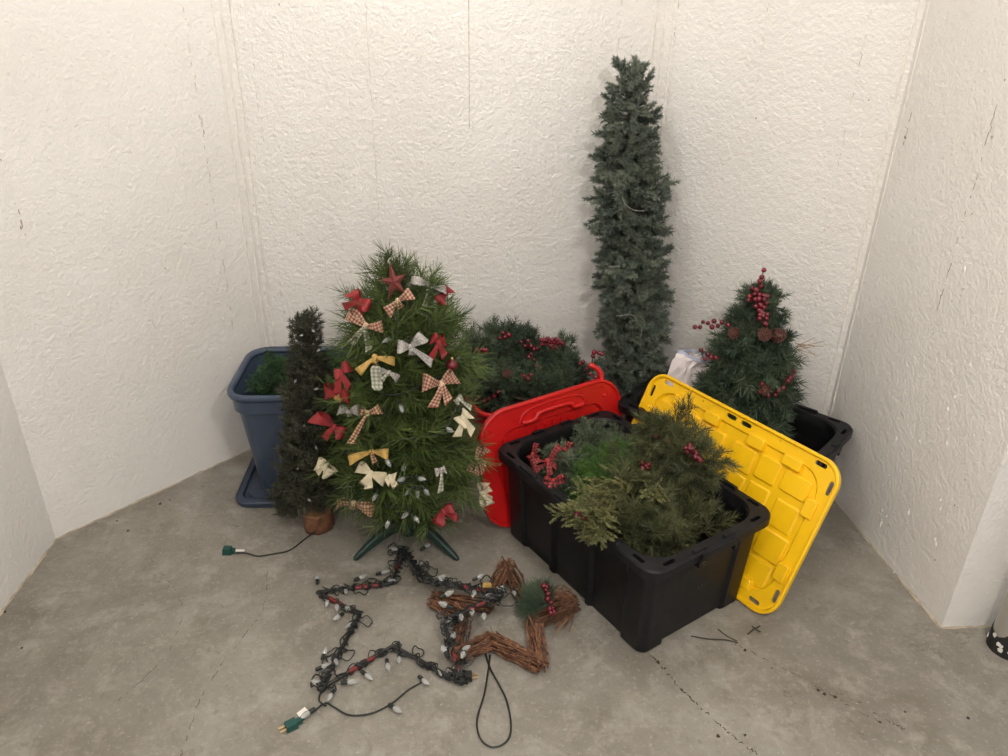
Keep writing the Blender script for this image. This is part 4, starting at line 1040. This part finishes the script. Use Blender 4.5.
# hanging plaid tag
p = dhit(376, 378, 0.025); z = dnrm(p).normalized(); x = V((0, 0, 1)).cross(z).normalized(); y = z.cross(x)
tagob = thing('plaid_tag', None, 'grey and cream plaid cloth tag hanging under the thin gold bow', 'cloth tag', matrix=frame_matrix(p, x, y, z))
mb = MB(); L_ = []; R_ = []
for k in range(10):
    u = k / 9; w = 0.016 * (1.0 if 0 < k < 9 else 0.6); L_.append(V((-w + 0.004 * u, 0.035 - 0.07 * u, 0.003 * math.sin(6 * u)))); R_.append(V((w + 0.004 * u, 0.035 - 0.07 * u, 0.003 * math.sin(6 * u + 1))))
mb.strip(L_, R_); mb.build('tag_cloth', M['grey_check'], tagob, True)
mb = MB(); mb.tube([V((0, 0.033, 0)), V((0.002, 0.055, -0.01))], 0.0012, 4); mb.build('tag_thread', M['straw'], tagob)
# cloth star
p = dhit(394, 282, 0.02); z = dnrm(p).normalized(); x = V((0, 0, 1)).cross(z).normalized(); y = z.cross(x); q = Quaternion(z, R(12)); x = q @ x; y = q @ y
star = thing('cloth_star', None, 'rust red padded cloth star tied near the treetop', 'ornament', matrix=frame_matrix(p, x, y, z))
mb = MB(); pts = []
for k in range(10):
    a = PI / 2 + PI * k / 5; r_ = (0.058 if k in (0, 4, 6) else 0.046) if k % 2 == 0 else 0.019; pts.append(V((r_ * math.cos(a) * 0.85, r_ * math.sin(a), 0)))
mb.v = [tuple(q_) for q_ in pts] + [(0, 0, 0.012), (0, 0, -0.012)]
for k in range(10): mb.f.append((k, (k + 1) % 10, 10)); mb.mi.append(0); mb.f.append(((k + 1) % 10, k, 11)); mb.mi.append(0)
mb.build('padded_star', M['rust_cloth'], star)
mb = MB(); mb.tube([V((0, 0.052, 0)), V((-0.004, 0.062, -0.01)), V((0.003, 0.068, -0.02))], 0.0018, 5); mb.build('hanging_tie', M['silver_cloth'], star)
# red ball ornament
p = dhit(452, 365, 0.015)
ball = thing('ornament_ball', p, 'small dark red ball ornament above the peach striped bow', 'ornament')
bm_ = sphere_mesh('ball', 0.017, M['berry'], 14, 10); link('ball', bm_, ball)
mb = MB(); mb.lathe([(0.005, 0.015), (0.005, 0.022), (0.002, 0.026)], 8); mb.build('cap', M['brass'], ball)
# light string on the pine tree
rg = random.Random(111)
tl = thing('light_string', db, 'dark green light string with clear bulbs wound through the bow tied pine tree', 'light string', 'light strings with clear bulbs')
pp = [dhit(x, y, -0.015) - db for x, y in ((398, 300), (430, 320), (400, 345), (345, 365), (390, 395), (455, 375), (446, 428), (400, 440), (345, 450), (380, 480), (412, 482), (460, 480), (420, 510), (385, 505), (408, 520))]
path = catmull(pp, 8); mb = MB(); mb.tube(path, 0.0022, 5); mb.build('wire', M['wire'], tl)
for x, y, d in ((402, 470, (0.5, -0.5, 0.8)), (405, 478, (-0.8, -0.5, -0.1)), (411, 489, (-0.6, -0.5, -0.4)), (417, 490, (0.1, -0.6, -0.7)), (424, 489, (0.6, -0.5, -0.5)), (418, 478, (0.9, -0.4, 0.1)), (414, 516, (0.6, -0.5, -0.5)), (408, 512, (-0.5, -0.4, -0.4)), (446, 428, (0.9, -0.5, -0.2)), (389, 520, (-0.3, -0.5, -0.8)), (386, 459, (0.5, -0.5, -0.6)), (377, 493, (-0.4, -0.6, -0.6)), (391, 338, (-0.8, -0.4, -0.3)), (400, 404, (0.3, -0.6, -0.6)), (455, 361, (0.5, -0.4, 0.6)), (350, 477, (-0.6, -0.6, -0.5))):
    add_bulb(tl, dhit(x, y, -0.012) - db, d, 0, 0.9)

# red checked ribbons in the front tote
for i, (x, y, lab, sz, rot) in enumerate(((548, 462, 'red and black checked bow with a long tail in the frosted garland', 0.055, 30), (533, 455, 'red and black checked ribbon end against the tote wall', 0.040, 40), (553, 481, 'small red and black checked bow at the edge of the tinsel garland', 0.034, 10), (565, 450, 'red and black checked ribbon curled deep in the frosted garland', 0.036, 35))):
    p = on_z(x, y, 0.375 if i != 1 else 0.33); z = (CP - p).normalized() * 0.5 + V((0, 0, 0.6))
    bow('ribbon_bow', lab, p, z, sz, M['red_check'], None, R(rot), (0.9, 0.9) if i != 1 else (0.5, 0.8), (0.9, 0.7), 30 + i, 'bow', 0.5, 'checked ribbons in the front tote')

# ================================================================== LIGHT STRING ON THE NARROW TREE
sl = thing('light_string', sb, 'light string with clear bulbs on the narrow tree, its cord trailing across the floor', 'light string', 'light strings with clear bulbs')
SPROF = [(0.085, 0.075), (0.16, 0.105), (0.25, 0.10), (0.36, 0.085), (0.48, 0.075), (0.60, 0.062), (0.70, 0.056), (0.76, 0.05), (0.80, 0.03)]
shit = lambda x, y, e=0.0: cone_hit(x, y, skin, stop, SPROF, e)
rg = random.Random(123)
cord = [on_z(316, 531, 0.02), on_z(306, 538, 0.004), on_z(290, 550, 0.004), on_z(272, 554, 0.004), on_z(258, 556, 0.004), on_z(246, 553, 0.006), on_z(236, 553, 0.008)]
mb = MB(); mb.tube(catmull([c - sb for c in cord], 8), 0.0024, 5); mb.build('cord', M['wire'], sl)
w = [V((0.065 * math.cos(k * 0.7) * (1 - k / 60) + 0.012 * k / 40, 0.065 * math.sin(k * 0.7) * (1 - k / 60) + 0.02 * k / 40, 0.09 + 0.70 * k / 40)) for k in range(41)]
mb = MB(); mb.tube(w, 0.0022, 4); mb.build('wire', M['wire'], sl)
for x, y in ((318, 388), (305, 425), (294, 430), (298, 468), (312, 330), (303, 335), (320, 349), (296, 380), (316, 446), (283, 470), (308, 499)):
    add_bulb(sl, shit(x, y, 0.004) - sb, (rg.uniform(-0.8, 0.8), -0.5, rg.uniform(-0.3, 0.9)), 0, 0.45)
pe = on_z(228, 553, 0.0)
mb = MB(); d = (on_z(228, 553) - on_z(240, 553)).normalized(); s = V((-d.y, d.x, 0)); rot = Matrix((d, s, V((0, 0, 1)))).transposed()
mb.box(pe - sb + V((0, 0, 0.012)), (0.030, 0.026, 0.022), rot=rot, taper=0.85); mb.box(pe - sb - d * 0.018 + V((0, 0, 0.010)), (0.014, 0.016, 0.014), rot=rot, taper=0.85)
mb.build('plug_socket', M['plug'], sl)
mb = MB(); mb.box(pe - sb - d * 0.042 + V((0, 0, 0.011)), (0.030, 0.010, 0.0012), rot=rot); mb.build('paper_tag', M['paper'], sl)

# ================================================================== LIGHTED STAR ON THE FLOOR
rg = random.Random(222)
so = on_z(400, 620); so.z = 0
lstar = thing('light_up_star', so, 'five pointed black wire star wrapped in clear bulb light strings, lying on the floor', 'light star')
outer = [(403, 548), (317, 592), (319, 690), (463, 684), (503, 594)]
inner = [(392, 583), (360, 614), (393, 646), (444, 622), (424, 580)]
sv = []
ZO = (0.012, 0.012, 0.012, 0.016, 0.066); ZI = (0.012, 0.012, 0.012, 0.064, 0.05)
for k in range(5): sv += [on_z(*outer[k], ZO[k]) - so, on_z(*inner[k], ZI[k]) - so]
def seg_pts(a, b, n=6): return [a.lerp(b, i / n) for i in range(n + 1)]
for k in range(10):
    a, b = sv[k], sv[(k + 1) % 10]
    mb = MB(); mb.tube(seg_pts(a, b, 5), 0.0058, 7); bar = mb.build('frame_bar', M['frame'], lstar)
    if k in (1, 2, 4, 0, 6, 7, 8):
        u = rg.uniform(0.15, 0.45); mb = MB(); mb.tube(seg_pts(a.lerp(b, u), a.lerp(b, u + rg.uniform(0.22, 0.4)), 3), 0.0068, 7); mb.build('red_tape', M['redwire'], bar)
    for q_ in range(3):
        u = rg.uniform(0.1, 0.9); c = a.lerp(b, u); mb = MB(); mb.box(c + V((0, 0, 0.002)), (0.02, 0.015, 0.014), rot=Matrix.Rotation(rg.uniform(0, 3), 3, 'Z'), taper=0.8); mb.build('clip', M['frame'], bar)
# wires spiralling along the bars, with slack loops at the corners
def star_wire(r0, loops_n, seed, k0, k1, name='wire'):
    r_ = random.Random(seed); pts = []
    for k in range(k0, k1):
        a, b = sv[k % 10], sv[(k + 1) % 10]; L_ = (b - a).length; tg = (b - a).normalized(); s = V((-tg.y, tg.x, 0)); n = max(5, int(L_ / 0.016)); ph = r_.uniform(0, 6)
        for i in range(n):
            u = i / n; rr_ = r0 * r_.uniform(0.6, 1.6); an = ph + u * L_ * 95
            pts.append(a.lerp(b, u) + s * rr_ * 1.5 * math.cos(an) + V((0, 0, max(-0.008, rr_ * math.sin(an)) + 0.002)))
            if r_.random() < loops_n:
                R_ = r_.uniform(0.010, 0.024); cdir = s * r_.choice((-1, 1)) + tg * r_.uniform(-0.6, 0.6); cdir.normalize(); pd = V((-cdir.y, cdir.x, 0)); base = pts[-1]
                for j in range(1, 9):
                    t = 2 * PI * j / 9; q_ = base + cdir * R_ * (1 - math.cos(t)) + pd * R_ * math.sin(t); q_.z = max(0.004, a.lerp(b, u).z - 0.008) + r_.uniform(0, 0.02); pts.append(q_)
    mb = MB(); mb.tube(catmull(pts, 3), 0.0020, 4); return mb.build(name, M['wire'], lstar)
star_wire(0.008, 0.04, 1, 0, 10); star_wire(0.010, 0.10, 2, 5, 10); star_wire(0.009, 0.20, 3, 6, 9); star_wire(0.011, 0.15, 4, 8, 11); star_wire(0.009, 0.20, 5, 6, 9); star_wire(0.010, 0.25, 6, 3, 5); star_wire(0.010, 0.2, 7, 9, 12)
# bulbs (photo positions on the floor)
for x, y, dx, dy in ((317, 578, -0.3, 1), (327, 603, 0, -1), (337, 607, 0.2, -1), (348, 609, 0.8, -0.5), (337, 618, -0.6, -0.9), (362, 577, 0.8, 0.6), (384, 572, 0.9, 0.4), (391, 581, 0.9, 0.2), (346, 592, 0.3, -0.8), (325, 652, 0.1, 1), (336, 662, 0.4, -0.8), (325, 666, 0.7, 0.4), (317, 683, -0.6, 0.1), (330, 697, -0.2, -0.9), (351, 682, 0.9, 0.1), (368, 676, 0.8, -0.6), (388, 666, 0.3, -1), (399, 660, 0.1, -1), (350, 625, -0.7, -0.8), (448, 594, 0.9, 0.5), (474, 593, -0.2, -0.9), (489, 596, 0.9, 0.3), (472, 612, 0, -1), (484, 616, 0, -1), (461, 617, 0.2, -1), (453, 636, 0.3, 1), (466, 649, 0.9, 0.6), (463, 655, -0.2, -1), (438, 673, 0.8, -0.8), (444, 605, -0.8, 0.3), (514, 594, 0, -1), (480, 577, 0.8, 0.4), (441, 578, 0.7, 0.5), (395, 549, -0.8, 0.2), (427, 546, 0.7, 0.7), (420, 563, 0.6, -0.3), (450, 620, -0.6, -0.6), (444, 650, -0.4, 0.8), (500, 590, 0.5, 0.7), (425, 681, 0.5, -0.4)):
    bz = 0.062 if (x > 438 and y < 662) else 0.013
    p = on_z(x, y, bz) - so; add_bulb(lstar, p - V((dx, dy, 0)).normalized() * 0.012, (dx, dy, rg.uniform(-0.05, 0.25)), 0, rg.uniform(0.85, 1.05))
def floor_cord(parent, org, pxs, r=0.0026, name='cord', m='wire', z=0.005):
    mb = MB(); mb.tube(catmull([on_z(x, y, z) - org for x, y in pxs], 8), r, 5); return mb.build(name, M[m], parent)
floor_cord(lstar, so, ((424, 681), (408, 690), (392, 703), (372, 713), (350, 715), (334, 707), (325, 703), (312, 713), (300, 722)))
floor_cord(lstar, so, ((322, 690), (319, 700), (326, 706)), z=0.012)
floor_cord(lstar, so, ((490, 655), (488, 672), (484, 695), (477, 720), (480, 738), (492, 747), (506, 742), (511, 728), (507, 702), (498, 683), (490, 668), (485, 652)))
for x, y, dx, dy in ((393, 707, 0.8, -0.5), (310, 712, -0.7, -0.7)): add_bulb(lstar, on_z(x, y, 0.012) - so, (dx, dy, 0))
def plug(parent, org, px, ang, m):
    c = on_z(*px, 0.010) - org; d = V((math.cos(ang), math.sin(ang), 0)); s = V((-d.y, d.x, 0)); rot = Matrix((d, s, V((0, 0, 1)))).transposed()
    mb = MB(); mb.box(c, (0.030, 0.026, 0.018), rot=rot, taper=0.9); mb.box(c - d * 0.021, (0.016, 0.014, 0.013), rot=rot, taper=0.9)
    b = mb.build('plug', M[m], parent)
    for k in (-1, 1):
        mb = MB(); mb.box(c + d * 0.022 + s * 0.006 * k, (0.018, 0.006, 0.0018), rot=rot); mb.build('prong', M['brass'], b)
plug(lstar, so, (291, 725), R(215), 'plug'); plug(lstar, so, (467, 676), R(2), 'frame')
mb = MB(); c = on_z(303, 713, 0.014) - so; mb.box(c, (0.026, 0.020, 0.0012), rot=Matrix.Rotation(R(50), 3, 'Z') @ Matrix.Rotation(R(20), 3, 'X')); mb.build('paper_tag', M['paper'], lstar)
mb = MB(); c = on_z(487, 585, 0.078) - so; mb.box(c, (0.030, 0.012, 0.010), taper=0.8); mb.build('yellow_clip', M['gold_cloth'], lstar)

# ================================================================== GRAPEVINE STAR
rg = random.Random(333)
go = on_z(505, 612); go.z = 0
vine = thing('grapevine_star', go, 'brown grapevine star with a pine and berry sprig, lying beside the black tote', 'twig star')
gv = [(433, 600), (487, 606), (506, 564), (527, 602), (574, 604), (534, 622), (539, 664), (492, 640), (456, 656), (463, 618)]
gp = [on_z(x, y, 0.030) - go for x, y in gv]
for k in range(10):
    a, b = gp[k], gp[(k + 1) % 10]; tg = (b - a).normalized(); s = V((-tg.y, tg.x, 0)); bundle = MB()
    for j in range(38):
        an = rg.uniform(0, 2 * PI); rad = 0.027 * math.sqrt(rg.random()); o0 = s * rad * math.cos(an) + V((0, 0, rad * math.sin(an) * 0.9))
        an2 = an + rg.uniform(-1.2, 1.2); o1 = s * rad * math.cos(an2) + V((0, 0, rad * math.sin(an2) * 0.9))
        pts = []
        for i in range(6):
            u = -0.04 + 1.08 * i / 5; pts.append(a.lerp(b, u) + o0.lerp(o1, i / 5) * (1 + 0.12 * math.sin(3.1 * i + j)) + V((rg.uniform(-1, 1), rg.uniform(-1, 1), rg.uniform(-0.5, 0.5))) * 0.0035)
        bundle.tube(pts, rg.uniform(0.0014, 0.0030), 4)
    arm = bundle.build('twig_bundle', M['twig'], vine)
    mb = MB()
    for j in range(7):
        u = rg.random(); c = a.lerp(b, u) + s * rg.uniform(-0.02, 0.02) + V((0, 0, 0.01)); mb.tube([c, c + V((rg.uniform(-1, 1), rg.uniform(-1, 1), rg.uniform(-0.1, 1))).normalized() * rg.uniform(0.012, 0.03)], 0.0010, 3)
    mb.build('loose_twig', M['twig'], arm)
# curled twigs at the point by the tote
mb = MB()
for j in range(12):
    c = [on_z(545 + rg.uniform(-4, 4), 595 + rg.uniform(-8, 12), 0.05) - go, on_z(566 + rg.uniform(-5, 4), 592 + rg.uniform(-8, 6), 0.055) - go, on_z(577 + rg.uniform(-5, 2), 603 + rg.uniform(-5, 8), 0.03) - go, on_z(560 + rg.uniform(-6, 10), 622 + rg.uniform(-4, 10), 0.012) - go]
    mb.tube(catmull(c, 5), 0.0016, 4)
mb.build('curled_twigs', M['twig'], vine)
floor_cord(vine, go, ((577, 602), (572, 615), (562, 625), (555, 634)), 0.0013, 'straw_strand', 'straw', 0.012)
for j in range(13):
    p = on_z(550 + rg.uniform(-4, 4), 598 + rg.uniform(-4, 8), 0.06) - go; e = on_z(532 + rg.uniform(-12, 10), 594 + rg.uniform(-18, 26), 0.05 + rg.uniform(-0.02, 0.03)) - go
    place(SPR[j % 2], 'pine_sprig', vine, p, e - p, rg.uniform(-1, 1), rg.uniform(0.75, 1.0))
berry_spray(vine, [on_z(x, y, 0.085) for x, y in ((544, 586), (546, 590), (548, 594), (548, 599), (551, 603), (550, 609), (553, 608), (551, 613), (547, 587), (554, 612))], rg)

# ================================================================== LITTER ON THE FLOOR
tw = thing('dry_twig', on_z(712, 640), 'thin dry forked twig lying on the floor in front of the black tote', 'twig')
org = on_z(712, 640)
floor_cord(tw, org, ((691, 636), (708, 639), (726, 640), (738, 643)), 0.0018, 'main_stem', 'crumb', 0.003)
floor_cord(tw, org, ((718, 629), (727, 636), (737, 641)), 0.0014, 'side_shoot', 'crumb', 0.003)
tw2 = thing('dry_twig', on_z(755, 628), 'clump of dry plant crumbs on the floor below the yellow lid', 'twig')
org2 = on_z(755, 628)
floor_cord(tw2, org2, ((748, 634), (753, 630), (760, 626)), 0.0022, 'main_stem', 'crumb', 0.003); floor_cord(tw2, org2, ((752, 626), (757, 630), (761, 632)), 0.0018, 'side_shoot', 'crumb', 0.003)
rg = random.Random(99)
for x, y in ((745, 735), (718, 736), (708, 713), (658, 662), (665, 668), (682, 690), (690, 697), (818, 690), (824, 694), (835, 697), (905, 712), (117, 521), (128, 531), (160, 504), (170, 500), (203, 487), (22, 648), (5, 612), (745, 650), (772, 668), (880, 722), (968, 718)):
    mb = MB(); s = rg.uniform(0.003, 0.0075); pts = [V((s * rg.uniform(0.6, 1.2) * math.cos(2 * PI * k / 6), s * rg.uniform(0.5, 1.0) * math.sin(2 * PI * k / 6), 0)) for k in range(6)]
    mb.loft([pts, [V((p.x * 0.6, p.y * 0.6, s * 0.5)) for p in pts]], 0, True, True)
    o = mb.build('dirt_crumb', M['crumb']); o.location = on_z(x, y); o.rotation_euler.z = rg.uniform(0, 6)
    if x < 300: tag(o, 'tiny dark dirt crumb on the floor along the left wall foot', 'debris', 'dirt crumbs along the left wall')
    elif x < 776: tag(o, 'tiny dark dirt crumb beside the floor crack that runs from the black tote', 'debris', 'dirt crumbs beside the floor crack')
    else: tag(o, 'tiny dark dirt crumb on the open floor between yellow lid and white post', 'debris', 'dirt crumbs on the open floor')
